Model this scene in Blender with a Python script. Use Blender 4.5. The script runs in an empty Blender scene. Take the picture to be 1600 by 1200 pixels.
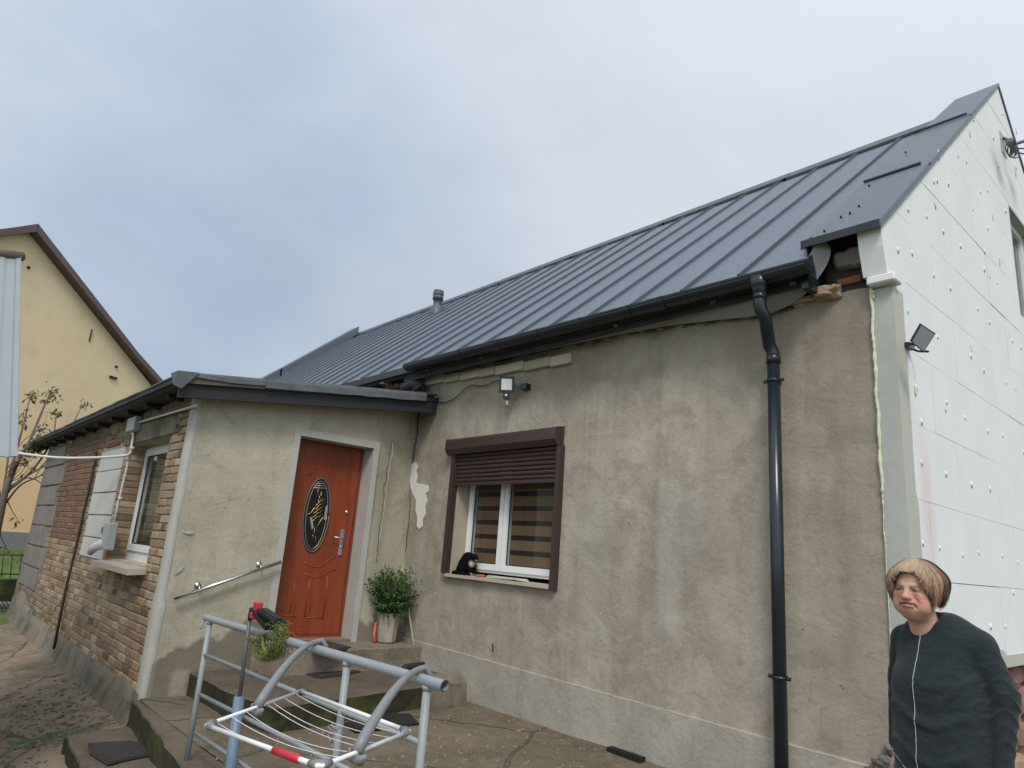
import bpy, bmesh, math, random
import numpy as np
from mathutils import Vector, Matrix
random.seed(7); np.random.seed(7)
S = bpy.context.scene
COL = S.collection

# ------------------------------------------------------------------ camera
CAMR = np.array([0.6682390684367656, 0.74038319957441, 0.07272733463233086])
CAMU = np.array([0.13170831720273243, -0.21395296731093705, 0.9679240915270524])
CAMF = np.array([-0.7321949648791557, 0.6372258983804758, 0.24048635686626266])
CAMF = CAMF / np.linalg.norm(CAMF); CAMR = CAMR / np.linalg.norm(CAMR)
FPX = 1072.55
C0 = np.array([0, 0, 1.45])
cam = bpy.data.cameras.new('camera'); camo = bpy.data.objects.new('camera', cam); COL.objects.link(camo)
cam.sensor_fit = 'HORIZONTAL'; cam.sensor_width = 36; cam.lens = 36 * FPX / 1600
cam.clip_start = 0.05; cam.clip_end = 2000
M = Matrix.Identity(4)
for i in range(3):
    M[i][0] = CAMR[i]; M[i][1] = CAMU[i]; M[i][2] = -CAMF[i]; M[i][3] = C0[i]
camo.matrix_world = M
S.camera = camo

# ------------------------------------------------------------------ world and sun
SUN_EL, SUN_AZ = math.radians(48), math.radians(42)     # azimuth measured from +x towards -y
world = bpy.data.worlds.new('World'); S.world = world; world.use_nodes = True
wt = world.node_tree; wn = wt.nodes; wl = wt.links
for n in list(wn): wn.remove(n)
wo = wn.new('ShaderNodeOutputWorld'); bg = wn.new('ShaderNodeBackground'); wl.new(bg.outputs[0], wo.inputs[0])
sky = wn.new('ShaderNodeTexSky'); sky.sky_type = 'NISHITA'; sky.sun_disc = False
sky.sun_elevation = SUN_EL; sky.sun_rotation = math.radians(90) + SUN_AZ
sky.air_density = 1.0; sky.dust_density = 2.0
tc = wn.new('ShaderNodeTexCoord')
mp = wn.new('ShaderNodeMapping'); wl.new(tc.outputs['Generated'], mp.inputs[0]); mp.inputs['Scale'].default_value = (1, 1, 2.0)
nz = wn.new('ShaderNodeTexNoise'); nz.inputs['Scale'].default_value = 1.25; nz.inputs['Detail'].default_value = 5; nz.inputs['Roughness'].default_value = 0.5
nz.inputs['Distortion'].default_value = 0.5
mp.inputs['Location'].default_value = (0.6, 0.25, 0.1)
wl.new(mp.outputs[0], nz.inputs['Vector'])
cr = wn.new('ShaderNodeValToRGB'); wl.new(nz.outputs['Fac'], cr.inputs[0])
cr.color_ramp.elements[0].position = 0.36; cr.color_ramp.elements[0].color = (4.05, 4.42, 4.95, 1)
cr.color_ramp.elements[1].position = 0.62; cr.color_ramp.elements[1].color = (4.65, 5.02, 5.55, 1)
mxw = wn.new('ShaderNodeMixRGB'); mxw.inputs[0].default_value = 0.93
wl.new(sky.outputs[0], mxw.inputs[1]); wl.new(cr.outputs[0], mxw.inputs[2])
# the cloud deck is brighter on the side where the sun stands behind it
sd = wn.new('ShaderNodeVectorMath'); sd.operation = 'DOT_PRODUCT'; wl.new(tc.outputs['Generated'], sd.inputs[0])
sd.inputs[1].default_value = (math.cos(SUN_EL) * math.cos(SUN_AZ), -math.cos(SUN_EL) * math.sin(SUN_AZ), math.sin(SUN_EL))
mr = wn.new('ShaderNodeMapRange'); wl.new(sd.outputs['Value'], mr.inputs[0])
mr.inputs[1].default_value = -0.6; mr.inputs[2].default_value = 1.0; mr.inputs[3].default_value = 0.92; mr.inputs[4].default_value = 1.75
ml = wn.new('ShaderNodeVectorMath'); ml.operation = 'SCALE'; wl.new(mxw.outputs[0], ml.inputs[0]); wl.new(mr.outputs[0], ml.inputs['Scale'])
# heavier blue-grey cloud low on the left side of the view
ld = wn.new('ShaderNodeVectorMath'); ld.operation = 'DOT_PRODUCT'; wl.new(tc.outputs['Generated'], ld.inputs[0]); ld.inputs[1].default_value = (-.91, .26, .33)
nz2 = wn.new('ShaderNodeTexNoise'); nz2.inputs['Scale'].default_value = 2.6; nz2.inputs['Detail'].default_value = 4; wl.new(mp.outputs[0], nz2.inputs['Vector'])
ad_ = wn.new('ShaderNodeMath'); ad_.operation = 'MULTIPLY_ADD'; wl.new(nz2.outputs['Fac'], ad_.inputs[0]); ad_.inputs[1].default_value = .22; wl.new(ld.outputs['Value'], ad_.inputs[2])
lr = wn.new('ShaderNodeMapRange'); wl.new(ad_.outputs[0], lr.inputs[0]); lr.inputs[1].default_value = .98; lr.inputs[2].default_value = 1.17; lr.inputs[3].default_value = 0; lr.inputs[4].default_value = .9; lr.interpolation_type = 'SMOOTHSTEP'
lm = wn.new('ShaderNodeMixRGB'); lm.blend_type = 'MULTIPLY'; wl.new(lr.outputs[0], lm.inputs[0]); wl.new(ml.outputs[0], lm.inputs[1]); lm.inputs[2].default_value = (.62, .735, .86, 1)
wl.new(lm.outputs[0], bg.inputs[0]); bg.inputs[1].default_value = 0.1
sun = bpy.data.lights.new('sun', 'SUN'); suno = bpy.data.objects.new('sun', sun); COL.objects.link(suno)
sun.energy = 1.5; sun.angle = math.radians(17); sun.color = (1.0, 0.94, 0.85)
sdir = Vector((math.cos(SUN_EL) * math.cos(SUN_AZ), -math.cos(SUN_EL) * math.sin(SUN_AZ), math.sin(SUN_EL)))
suno.rotation_euler = sdir.to_track_quat('Z', 'Y').to_euler()
S.view_settings.view_transform = 'Standard'; S.view_settings.look = 'None'; S.view_settings.gamma = 1
S.view_settings.use_curve_mapping = False; S.view_settings.exposure = 0.45

# ------------------------------------------------------------------ helpers
def ray(px, py): return CAMF * FPX + CAMR * (px - 800) - CAMU * (py - 600)
def P(px, py, ax, val):
    """the point of the real plane ax = val seen at a photograph pixel (used to measure positions)"""
    d = ray(px, py); i = 'xyz'.index(ax); t = (val - C0[i]) / d[i]
    return Vector(C0 + t * d)
def PD(px, py, depth):
    d = ray(px, py) / FPX
    return Vector(C0 + d * depth)

class MB:
    def __init__(s): s.v = []; s.f = []; s.c = []; s.sm = []
    def add(s, vs, fs, col=None, smooth=False):
        o = len(s.v); s.v += [tuple(v) for v in vs]; s.f += [tuple(i + o for i in f) for f in fs]
        s.c += [col] * len(fs); s.sm += [smooth] * len(fs); return s
    def box(s, x0, x1, y0, y1, z0, z1, col=None):
        vs = [(x, y, z) for z in (z0, z1) for y in (y0, y1) for x in (x0, x1)]
        return s.add(vs, [(0, 2, 3, 1), (4, 5, 7, 6), (0, 1, 5, 4), (2, 6, 7, 3), (0, 4, 6, 2), (1, 3, 7, 5)], col)
    def obox(s, c, ax, ay, az, hx, hy, hz, col=None):
        c = Vector(c); ax = Vector(ax).normalized() * hx; ay = Vector(ay).normalized() * hy; az = Vector(az).normalized() * hz
        vs = [c + ax * i + ay * j + az * k for k in (-1, 1) for j in (-1, 1) for i in (-1, 1)]
        return s.add(vs, [(0, 2, 3, 1), (4, 5, 7, 6), (0, 1, 5, 4), (2, 6, 7, 3), (0, 4, 6, 2), (1, 3, 7, 5)], col)
    def bevbox(s, x0, x1, y0, y1, z0, z1, b=0.006, col=None):
        """box with its six faces inset: chamfered edges"""
        cx = [(x0, x0 + b), (x1, x1 - b)]; cy = [(y0, y0 + b), (y1, y1 - b)]; cz = [(z0, z0 + b), (z1, z1 - b)]
        vs = []; idx = {}
        for i in (0, 1):
            for j in (0, 1):
                for k in (0, 1):
                    idx[i, j, k, 'x'] = len(vs); vs.append((cx[i][0], cy[j][1], cz[k][1]))
                    idx[i, j, k, 'y'] = len(vs); vs.append((cx[i][1], cy[j][0], cz[k][1]))
                    idx[i, j, k, 'z'] = len(vs); vs.append((cx[i][1], cy[j][1], cz[k][0]))
        q = lambda *a: tuple(idx[t] for t in a); fs = []
        for i in (0, 1):
            fs.append(q((i, 0, 0, 'x'), (i, 1, 0, 'x'), (i, 1, 1, 'x'), (i, 0, 1, 'x')))
            fs.append(q((0, i, 0, 'y'), (1, i, 0, 'y'), (1, i, 1, 'y'), (0, i, 1, 'y')))
            fs.append(q((0, 0, i, 'z'), (1, 0, i, 'z'), (1, 1, i, 'z'), (0, 1, i, 'z')))
        for i in (0, 1):
            for j in (0, 1):
                fs.append(q((i, j, 0, 'x'), (i, j, 1, 'x'), (i, j, 1, 'y'), (i, j, 0, 'y')))
                fs.append(q((i, 0, j, 'x'), (i, 1, j, 'x'), (i, 1, j, 'z'), (i, 0, j, 'z')))
                fs.append(q((0, i, j, 'y'), (1, i, j, 'y'), (1, i, j, 'z'), (0, i, j, 'z')))
                for k in (0, 1): fs.append(q((i, j, k, 'x'), (i, j, k, 'y'), (i, j, k, 'z')))
        return s.add(vs, fs, col)
    def prism(s, poly, ext, col=None):
        """closed polygon of 3D points extruded by the vector ext"""
        n = len(poly); e = Vector(ext); a = [Vector(p) for p in poly]; b = [p + e for p in a]
        return s.add(a + b, [tuple(range(n))[::-1], tuple(range(n, 2 * n))] + [(i, (i + 1) % n, n + (i + 1) % n, n + i) for i in range(n)], col)
    def tube(s, pts, r, n=8, caps=True, col=None, smooth=True):
        pts = [Vector(p) for p in pts]; rs = r if hasattr(r, '__len__') else [r] * len(pts)
        vs = []; up = None
        for i, p in enumerate(pts):
            t = (pts[min(i + 1, len(pts) - 1)] - pts[max(i - 1, 0)]).normalized()
            if up is None: up = Vector((0, 0, 1)) if abs(t.z) < 0.9 else Vector((1, 0, 0))
            a = t.cross(up).normalized(); b = t.cross(a).normalized(); up = -b if False else up - t * up.dot(t)
            if up.length < 1e-4: up = a
            for k in range(n):
                an = 2 * math.pi * k / n; vs.append(p + (a * math.cos(an) + b * math.sin(an)) * rs[i])
        fs = [(i * n + k, i * n + (k + 1) % n, (i + 1) * n + (k + 1) % n, (i + 1) * n + k) for i in range(len(pts) - 1) for k in range(n)]
        if caps: fs += [tuple(range(n))[::-1], tuple(range((len(pts) - 1) * n, len(pts) * n))]
        return s.add(vs, fs, col, smooth)
    def lathe(s, c, prof, n=20, axis='z', col=None, smooth=True, lump=0):
        c = Vector(c); vs = []
        for r, h in prof:
            for k in range(n):
                a = 2 * math.pi * k / n; rr = r * (1 + lump * random.uniform(-1, 1))
                q = (rr * math.cos(a), rr * math.sin(a), h)
                if axis == 'x': q = (q[2], q[0], q[1])
                if axis == 'y': q = (q[0], q[2], q[1])
                vs.append(c + Vector(q))
        m = len(prof)
        fs = [(i * n + k, i * n + (k + 1) % n, (i + 1) * n + (k + 1) % n, (i + 1) * n + k) for i in range(m - 1) for k in range(n)]
        fs += [tuple(range(n))[::-1], tuple(range((m - 1) * n, m * n))]
        return s.add(vs, fs, col, smooth)
    def mesh(s, name, mat):
        me = bpy.data.meshes.new(name); me.from_pydata(s.v, [], s.f)
        if any(c is not None for c in s.c):
            at = me.color_attributes.new('bc', 'FLOAT_COLOR', 'CORNER'); arr = []
            for f, c in zip(s.f, s.c):
                c = c if c is not None else (.5, .5, .5); arr += [c[0], c[1], c[2], 1.0] * len(f)
            at.data.foreach_set('color', arr)
        me.polygons.foreach_set('use_smooth', s.sm)
        bm = bmesh.new(); bm.from_mesh(me); bmesh.ops.recalc_face_normals(bm, faces=bm.faces); bm.to_mesh(me); bm.free()
        if mat: me.materials.append(mat)
        return me

def link(name, me, parent=None, loc=None, label=None, kind=None):
    o = bpy.data.objects.new(name, me); COL.objects.link(o)
    if loc is not None: o.location = loc
    if parent is not None:
        o.parent = parent; o.matrix_parent_inverse = world_of(parent).inverted()
    if label: o['label'] = label
    if kind: o['kind'] = kind
    return o
def world_of(o):
    m = o.matrix_basis.copy()
    if o.parent: m = world_of(o.parent) @ o.matrix_parent_inverse @ m
    return m
def build(mb, name, mat, parent=None, **k): return link(name, mb.mesh(name, mat), parent, **k)
def tag(o, label, cat, group=None):
    o['label'] = label; o['category'] = cat
    if group: o['group'] = group
    return o
def thing(name, label, cat, loc=(0, 0, 0), group=None):
    o = bpy.data.objects.new(name, None); COL.objects.link(o); o.location = loc; o.empty_display_size = 0.1
    return tag(o, label, cat, group)

# ------------------------------------------------------------------ materials
class NT:
    """small node-building wrapper"""
    def __init__(s, name):
        s.m = bpy.data.materials.new(name); s.m.use_nodes = True; s.t = s.m.node_tree
        s.b = s.t.nodes['Principled BSDF']; s.L = s.t.links
        g = s.t.nodes.new('ShaderNodeNewGeometry'); s.pos = g.outputs['Position']; s.geo = g
    def n(s, typ, **k):
        nd = s.t.nodes.new(typ)
        for a, b in k.items(): setattr(nd, a, b)
        return nd
    def noise(s, scale, detail=4, rough=0.55, stretch=(1, 1, 1), off=(0, 0, 0), dist=0, vec=None):
        mp = s.n('ShaderNodeMapping'); s.L.new(vec or s.pos, mp.inputs[0])
        mp.inputs['Scale'].default_value = stretch; mp.inputs['Location'].default_value = off
        nz = s.n('ShaderNodeTexNoise'); s.L.new(mp.outputs[0], nz.inputs['Vector'])
        nz.inputs['Scale'].default_value = scale; nz.inputs['Detail'].default_value = detail; nz.inputs['Roughness'].default_value = rough
        nz.inputs['Distortion'].default_value = dist
        return nz.outputs['Fac']
    def rng(s, fac, a, b, lo=0, hi=1):
        r = s.n('ShaderNodeMapRange'); s.L.new(fac, r.inputs[0]); r.inputs[1].default_value = a; r.inputs[2].default_value = b
        r.inputs[3].default_value = lo; r.inputs[4].default_value = hi; return r.outputs[0]
    def mix(s, fac, a, b, mode='MIX'):
        m = s.n('ShaderNodeMixRGB', blend_type=mode)
        for i, x in enumerate((fac, a, b)):
            if hasattr(x, 'links'): s.L.new(x, m.inputs[i])
            elif i == 0: m.inputs[0].default_value = x
            else: m.inputs[i].default_value = (*x, 1)
        return m.outputs[0]
    def math(s, op, a, b=None):
        m = s.n('ShaderNodeMath', operation=op)
        for i, x in enumerate((a, b)):
            if x is None: continue
            if hasattr(x, 'links'): s.L.new(x, m.inputs[i])
            else: m.inputs[i].default_value = x
        return m.outputs[0]
    def xyz(s):
        q = s.n('ShaderNodeSeparateXYZ'); s.L.new(s.pos, q.inputs[0]); return q.outputs
    def band(s, v, a, b, soft=0.05, wob=None, amp=0.0):
        if wob is not None: v = s.math('ADD', v, s.math('MULTIPLY', s.math('SUBTRACT', wob, 0.5), amp))
        return s.math('MULTIPLY', s.rng(v, a - soft, a + soft), s.rng(v, b - soft, b + soft, 1, 0))
    def voro(s, scale, stretch=(1, 1, 1), feat='F1', out='Distance'):
        mp = s.n('ShaderNodeMapping'); s.L.new(s.pos, mp.inputs[0]); mp.inputs['Scale'].default_value = stretch
        v = s.n('ShaderNodeTexVoronoi', feature=feat); s.L.new(mp.outputs[0], v.inputs['Vector']); v.inputs['Scale'].default_value = scale
        return v.outputs[out]
    def col(s, c):
        if hasattr(c, 'links'): s.L.new(c, s.b.inputs['Base Color'])
        else: s.b.inputs['Base Color'].default_value = (*c, 1)
        return s
    def rough(s, r):
        if hasattr(r, 'links'): s.L.new(r, s.b.inputs['Roughness'])
        else: s.b.inputs['Roughness'].default_value = r
        return s
    def bump(s, h, strength=0.3, dist=0.01):
        bp = s.n('ShaderNodeBump'); s.L.new(h, bp.inputs['Height']); bp.inputs['Strength'].default_value = strength; bp.inputs['Distance'].default_value = dist
        s.L.new(bp.outputs[0], s.b.inputs['Normal']); return s

def simple(name, c, rough=0.6, metal=0, var=0.12, scale=25, bump=0.15, spec=None):
    t = NT(name); f = t.noise(scale, 5)
    f2 = t.noise(scale * .13, 4)
    k = t.mix(f, tuple(x * (1 - var) for x in c), tuple(min(1, x * (1 + var)) for x in c))
    k = t.mix(t.rng(f2, .3, .7, 0, .5), k, tuple(x * (1 - 1.5 * var) for x in c))
    t.col(k).rough(t.rng(f2, .3, .7, max(0, rough - .08), min(1, rough + .08))); t.b.inputs['Metallic'].default_value = metal
    if bump: t.bump(f, bump, 0.003)
    if spec is not None: t.b.inputs['Specular IOR Level'].default_value = spec
    return t.m

def plaster(name, dark, mid, light, detail=None):
    t = NT(name)
    big = t.noise(0.55, 5, .6, (1, 1, .7)); mid_ = t.noise(2.3, 6, .62, (1, 1, .8), (3, 1, 2), dist=.6)
    streak = t.noise(1.0, 5, .6, (4.5, 4.5, .45), (7, 2, 0)); fine = t.noise(38, 4, .6); grit = t.noise(160, 2, .6)
    c = t.mix(t.rng(big, .38, .62), dark, mid)
    c = t.mix(t.rng(mid_, .42, .66, 0, .75), c, light)
    c = t.mix(t.rng(streak, .5, .7, 0, .42), c, tuple(x * .78 for x in dark))
    c = t.mix(t.rng(streak, .28, .42, .3, 0), c, light)
    blot = t.noise(7, 4, .7, off=(1, 5, 3), dist=1.2)
    c = t.mix(t.rng(blot, .54, .7, 0, .42), c, tuple(x * .7 for x in dark))
    pat = t.noise(1.5, 5, .62, (1, 1, 1.3), (9, 3, 7), dist=1.6); c = t.mix(t.rng(pat, .53, .64, 0, .38), c, tuple(x * .82 for x in dark)); c = t.mix(t.rng(pat, .44, .36, 0, .3), c, light)
    c = t.mix(t.rng(fine, .35, .65, 0, .16), c, tuple(x * 1.25 for x in light))
    v = t.voro(1.25)                                        # old fixing marks, grey dots
    c = t.mix(t.rng(v, .022, .05, .4, 0), c, tuple(x * .62 for x in dark))
    v2 = t.voro(6.0); c = t.mix(t.rng(v2, .03, .045, .6, 0), c, tuple(min(1, x * 1.6) for x in light))
    hgt = t.math('ADD', t.math('MULTIPLY', mid_, 1.0), t.math('MULTIPLY', fine, .35))
    swirl = t.noise(2.6, 4, .6, (1, 1, 1.7), (2, 9, 4), dist=1.2)
    hgt = t.math('ADD', hgt, t.math('MULTIPLY', t.rng(swirl, .42, .64), .22))
    hgt = t.math('ADD', hgt, t.math('MULTIPLY', grit, .2))
    wv = t.n('ShaderNodeMixRGB'); wv.inputs[0].default_value = .22; nc = t.n('ShaderNodeTexNoise'); nc.inputs['Scale'].default_value = 3.5; nc.inputs['Detail'].default_value = 5
    t.L.new(t.pos, nc.inputs['Vector']); t.L.new(t.pos, wv.inputs[1]); t.L.new(nc.outputs['Color'], wv.inputs[2])
    ve = t.n('ShaderNodeTexVoronoi', feature='DISTANCE_TO_EDGE'); t.L.new(wv.outputs[0], ve.inputs['Vector']); ve.inputs['Scale'].default_value = .8
    ck = t.math('MULTIPLY', t.rng(ve.outputs[0], .001, .004, .0, 0), t.rng(big, .60, .66))
    pk = t.noise(16, 2, .5, (1, 1, 1), (6, 6, 6)); pit = t.rng(pk, .77, .80)
    if detail: c = detail(t, c)
    c = t.mix(t.math('MULTIPLY', ck, .6), c, tuple(x * .35 for x in dark)); c = t.mix(t.math('MULTIPLY', pit, .5), c, tuple(x * .5 for x in dark))
    hgt = t.math('SUBTRACT', hgt, t.math('ADD', ck, t.math('MULTIPLY', pit, .6)))
    t.col(c).rough(.92).bump(hgt, .8, .012); t.b.inputs['Specular IOR Level'].default_value = .25
    return t.m

def front_detail(t, c):
    x, y, z = t.xyz(); w = t.noise(5, 4, .7); w2 = t.noise(1.7, 4, .6)
    m = t.math('MULTIPLY', t.band(x, -3.42, -3.2, .03, w, .12), t.band(z, .95, 2.13, .05, w, .1))
    c = t.mix(t.math('MULTIPLY', m, .26), c, (.46, .45, .41))
    m = t.math('MULTIPLY', t.band(x, -3.2, -3.0, .04, w, .1), t.band(z, 1.5, 2.0, .05, w, .1))
    c = t.mix(t.math('MULTIPLY', m, .35), c, (.36, .34, .30))
    m = t.math('MULTIPLY', t.band(x, -4.3, -3.9, .04, w, .06), t.band(z, .8, 2.08, .02, w, .03))
    c = t.mix(t.math('MULTIPLY', m, .18), c, (.40, .38, .33))
    m = t.math('MULTIPLY', t.band(x, -2.0, -1.9, .04, w2, .5), t.band(z, .7, 2.9, .2, w2, .6))
    c = t.mix(t.math('MULTIPLY', m, .4), c, (.2, .17, .135))
    m = t.math('MULTIPLY', t.band(x, -6.9, -6.6, .06, w, .25), t.band(z, .6, 1.6, .15, w, .3))
    c = t.mix(t.math('MULTIPLY', m, .3), c, (.44, .43, .38))
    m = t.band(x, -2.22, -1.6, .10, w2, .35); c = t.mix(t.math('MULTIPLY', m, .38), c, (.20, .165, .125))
    m = t.math('MULTIPLY', t.band(x, -3.0, -2.45, .12, w2, .5), t.rng(z, .4, 1.2)); c = t.mix(t.math('MULTIPLY', m, .22), c, (.21, .18, .14))
    rn = t.noise(1.0, 6, .65, (7, 7, .3), (1, 0, 4)); c = t.mix(t.math('MULTIPLY', t.rng(rn, .56, .72), t.rng(z, .2, 3.2, .08, .30)), c, (.17, .14, .105))
    c = t.mix(t.math('MULTIPLY', t.rng(rn, .40, .30), .2), c, (.46, .42, .35))
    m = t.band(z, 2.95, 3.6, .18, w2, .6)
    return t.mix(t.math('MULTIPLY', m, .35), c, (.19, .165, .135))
def annex_detail(t, c):
    x, y, z = t.xyz(); w = t.noise(2.2, 5, .6); w1 = t.noise(6, 4, .6)
    edge = t.math('ADD', z, t.math('MULTIPLY', t.math('SUBTRACT', w, .5), -.6))
    edge = t.math('SUBTRACT', edge, t.math('MULTIPLY', t.rng(y, 2.0, 2.9, 0, 1), .27))
    m = t.rng(edge, .33, .38, 1, 0)                      # rising damp with a sharp tide line
    c = t.mix(t.math('MULTIPLY', m, .72), c, (.12, .10, .078))
    m2 = t.math('MULTIPLY', t.band(y, 2.22, 2.36, .02, w1, .1), t.band(z, .0, .22, .02, w1, .08))
    c = t.mix(t.math('MULTIPLY', m2, .8), c, (.33, .3, .24))
    m3 = t.band(y, 2.0, 2.06, .02, w1, .06)
    return t.mix(t.math('MULTIPLY', m3, .35), c, (.42, .43, .38))

MAT = {}
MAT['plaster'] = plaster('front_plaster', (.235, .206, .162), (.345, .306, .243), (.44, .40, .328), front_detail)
MAT['annex'] = plaster('annex_plaster', (.325, .297, .222), (.40, .370, .282), (.465, .432, .338), annex_detail)
MAT['plinth'] = plaster('plinth_plaster', (.29, .268, .218), (.345, .322, .27), (.40, .378, .32))
MAT['cement'] = simple('cement_trim', (.44, .44, .40), .9, var=.16, scale=30)
MAT['adhesive'] = simple('grey_adhesive', (.40, .42, .385), .95, var=.16, scale=18, bump=.5)
MAT['adhesive2'] = simple('beige_adhesive', (.46, .455, .40), .95, var=.12, scale=14, bump=.5)

def brick_mat(name, tint=(1, 1, 1)):
    t = NT(name); a = t.n('ShaderNodeVertexColor', layer_name='bc')
    n1 = t.noise(28, 5, .65); n2 = t.noise(9, 5, .6, off=(4, 4, 4)); n3 = t.noise(1.3, 4, .6)
    c = t.mix(t.rng(n1, .35, .7, 0, .5), a.outputs[0], t.mix(1.0, a.outputs[0], (.55, .52, .50), 'MULTIPLY'))
    c = t.mix(t.rng(n2, .55, .7, 0, .45), c, (.36, .30, .22))
    x, y, z = t.xyz()
    m = t.math('MULTIPLY', t.rng(z, .05, .55, 1, 0), t.rng(x, -11.5, -9, 1, 0))
    c = t.mix(t.math('MULTIPLY', m, t.rng(n2, .35, .6, .1, .75)), c, (.05, .058, .028))
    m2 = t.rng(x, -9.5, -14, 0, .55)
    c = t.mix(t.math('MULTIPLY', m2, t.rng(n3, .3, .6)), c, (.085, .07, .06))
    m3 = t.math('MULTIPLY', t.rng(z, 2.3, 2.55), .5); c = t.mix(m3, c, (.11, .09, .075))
    t.col(c).rough(.9).bump(t.math('ADD', n1, n2), .7, .006); t.b.inputs['Specular IOR Level'].default_value = .2
    return t.m
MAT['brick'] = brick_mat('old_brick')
def mortar_mat():
    t = NT('lime_mortar'); n = t.noise(30, 5); n2 = t.noise(2, 4); x, y, z = t.xyz()
    c = t.mix(n, (.40, .33, .24), (.52, .44, .33)); c = t.mix(t.rng(n2, .4, .7, 0, .5), c, (.16, .135, .10))
    c = t.mix(t.rng(x, -9, -13, 0, .5), c, (.10, .085, .07))
    m = t.math('MULTIPLY', t.rng(z, .05, .6, 1, 0), t.rng(x, -11, -8.5, 1, 0)); c = t.mix(t.math('MULTIPLY', m, t.rng(n2, .3, .6)), c, (.05, .06, .03))
    t.col(c).rough(.95).bump(n, .8, .01); return t.m
MAT['mortar'] = mortar_mat()
def ground_mat(name, base, dark, moss, mossamt=.5, chips=True, cracks=True):
    t = NT(name); b = t.noise(.9, 6, .62); m = t.noise(3.1, 6, .65, off=(5, 1, 0)); f = t.noise(45, 4, .6); g = t.noise(11, 5, .7, off=(2, 2, 2))
    c = t.mix(t.rng(b, .35, .65), dark, base); c = t.mix(t.rng(g, .4, .7, 0, .5), c, tuple(x * 1.35 for x in base))
    c = t.mix(t.rng(m, .5, .62, 0, mossamt), c, moss)
    hgt = t.math('ADD', t.math('MULTIPLY', g, 1.), t.math('MULTIPLY', f, .4))
    if cracks:
        wv = t.n('ShaderNodeMixRGB'); wv.inputs[0].default_value = .12
        nc = t.n('ShaderNodeTexNoise'); nc.inputs['Scale'].default_value = 2; t.L.new(t.pos, nc.inputs['Vector'])
        t.L.new(t.pos, wv.inputs[1]); t.L.new(nc.outputs['Color'], wv.inputs[2])
        v = t.n('ShaderNodeTexVoronoi', feature='DISTANCE_TO_EDGE'); t.L.new(wv.outputs[0], v.inputs['Vector']); v.inputs['Scale'].default_value = .75
        k = t.math('MULTIPLY', t.rng(v.outputs[0], .004, .014, 1, 0), t.rng(b, .42, .5))
        c = t.mix(t.math('MULTIPLY', k, .5), c, (.05, .045, .035)); hgt = t.math('SUBTRACT', hgt, t.math('MULTIPLY', k, 1.5))
    if chips:
        v = t.voro(26); sel = t.rng(t.noise(5, 3), .5, .6)
        c = t.mix(t.math('MULTIPLY', t.rng(v, .10, .16, .8, 0), sel), c, (.34, .31, .25))
        v3 = t.voro(55, (1, 1.7, 1)); c = t.mix(t.math('MULTIPLY', t.rng(v3, .12, .2, .6, 0), t.rng(g, .45, .6)), c, tuple(x * .5 for x in dark))
    t.col(c).rough(t.rng(m, .35, .65, .75, .95)).bump(hgt, .8, .015); t.b.inputs['Specular IOR Level'].default_value = .3
    return t.m
MAT['terrace'] = ground_mat('worn_concrete', (.165, .132, .094), (.098, .077, .054), (.055, .060, .025), .3)
MAT['yard'] = ground_mat('mossy_concrete', (.24, .19, .135), (.125, .10, .072), (.085, .085, .04), .6)
MAT['step'] = ground_mat('step_concrete', (.135, .108, .08), (.08, .062, .047), (.06, .055, .035), .25, chips=False, cracks=False)
MAT['mossrise'] = ground_mat('mossy_riser', (.045, .042, .024), (.018, .017, .011), (.075, .09, .020), .6, chips=False, cracks=False)
MAT['landing'] = ground_mat('landing_concrete', (.25, .215, .165), (.16, .13, .10), (.12, .11, .07), .3, chips=False, cracks=False)
MAT['brickplinth'] = ground_mat('render_plinth', (.20, .175, .14), (.10, .09, .068), (.055, .062, .028), .6, chips=False, cracks=False)
MAT['lawn'] = ground_mat('lawn_soil', (.09, .15, .035), (.05, .085, .02), (.11, .18, .04), .8, cracks=False, chips=False)

def roof_mat():
    t = NT('coated_roof_steel'); n = t.noise(1.5, 4); n2 = t.noise(30, 3)
    t.col(t.mix(n, (.115, .14, .175), (.145, .17, .21))); t.rough(t.rng(n2, .3, .7, .40, .50))
    t.b.inputs['Metallic'].default_value = .35; t.bump(t.noise(3.2, 3, .5, (1, 1, 1)), .28, .02); return t.m
MAT['roof'] = roof_mat(); MAT['vent'] = simple('slate_blue_vent_plastic', (.07, .10, .12), .5, var=.1); MAT['seam'] = simple('shaded_seam_steel', (.045, .06, .085), .5, var=.1)  # seam colour darker than the roof, painting the shade on the rib sides
def flash_mat():
    t = NT('coated_flashing_steel'); n = t.noise(3, 6, .7); n2 = t.noise(40, 3)
    c = t.mix(n, (.10, .12, .145), (.135, .155, .18)); c = t.mix(t.rng(t.noise(14, 6, .8, dist=2), .56, .66, 0, .35), c, (.27, .29, .30))
    t.col(c).rough(.42).bump(t.noise(4, 3), .15, .02); t.b.inputs['Metallic'].default_value = .5; return t.m
MAT['flash'] = flash_mat()
MAT['gutter'] = simple('dark_gutter_coating', (.012, .018, .024), .3, var=.1, scale=6, bump=.03)
MAT['membrane'] = simple('grey_roof_membrane', (.26, .26, .27), .75, var=.14, scale=8, bump=.3)
MAT['darkboard'] = simple('dark_eaves_board', (.03, .028, .03), .8)
MAT['felt'] = simple('slate_grey_roofing_felt', (.11, .125, .135), .9, var=.35, scale=60, bump=.6)
MAT['feltdark'] = simple('bitumen_edge', (.022, .022, .026), .7, var=.2, scale=20, bump=.4)
MAT['oldwood'] = simple('weathered_board', (.12, .10, .08), .9, var=.25, scale=22, bump=.4)
MAT['wood'] = simple('bare_wood_end', (.42, .30, .18), .8, var=.15)
MAT['brown'] = simple('brown_shutter_coating', (.050, .030, .027), .42, var=.07, scale=8, bump=.04)
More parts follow.
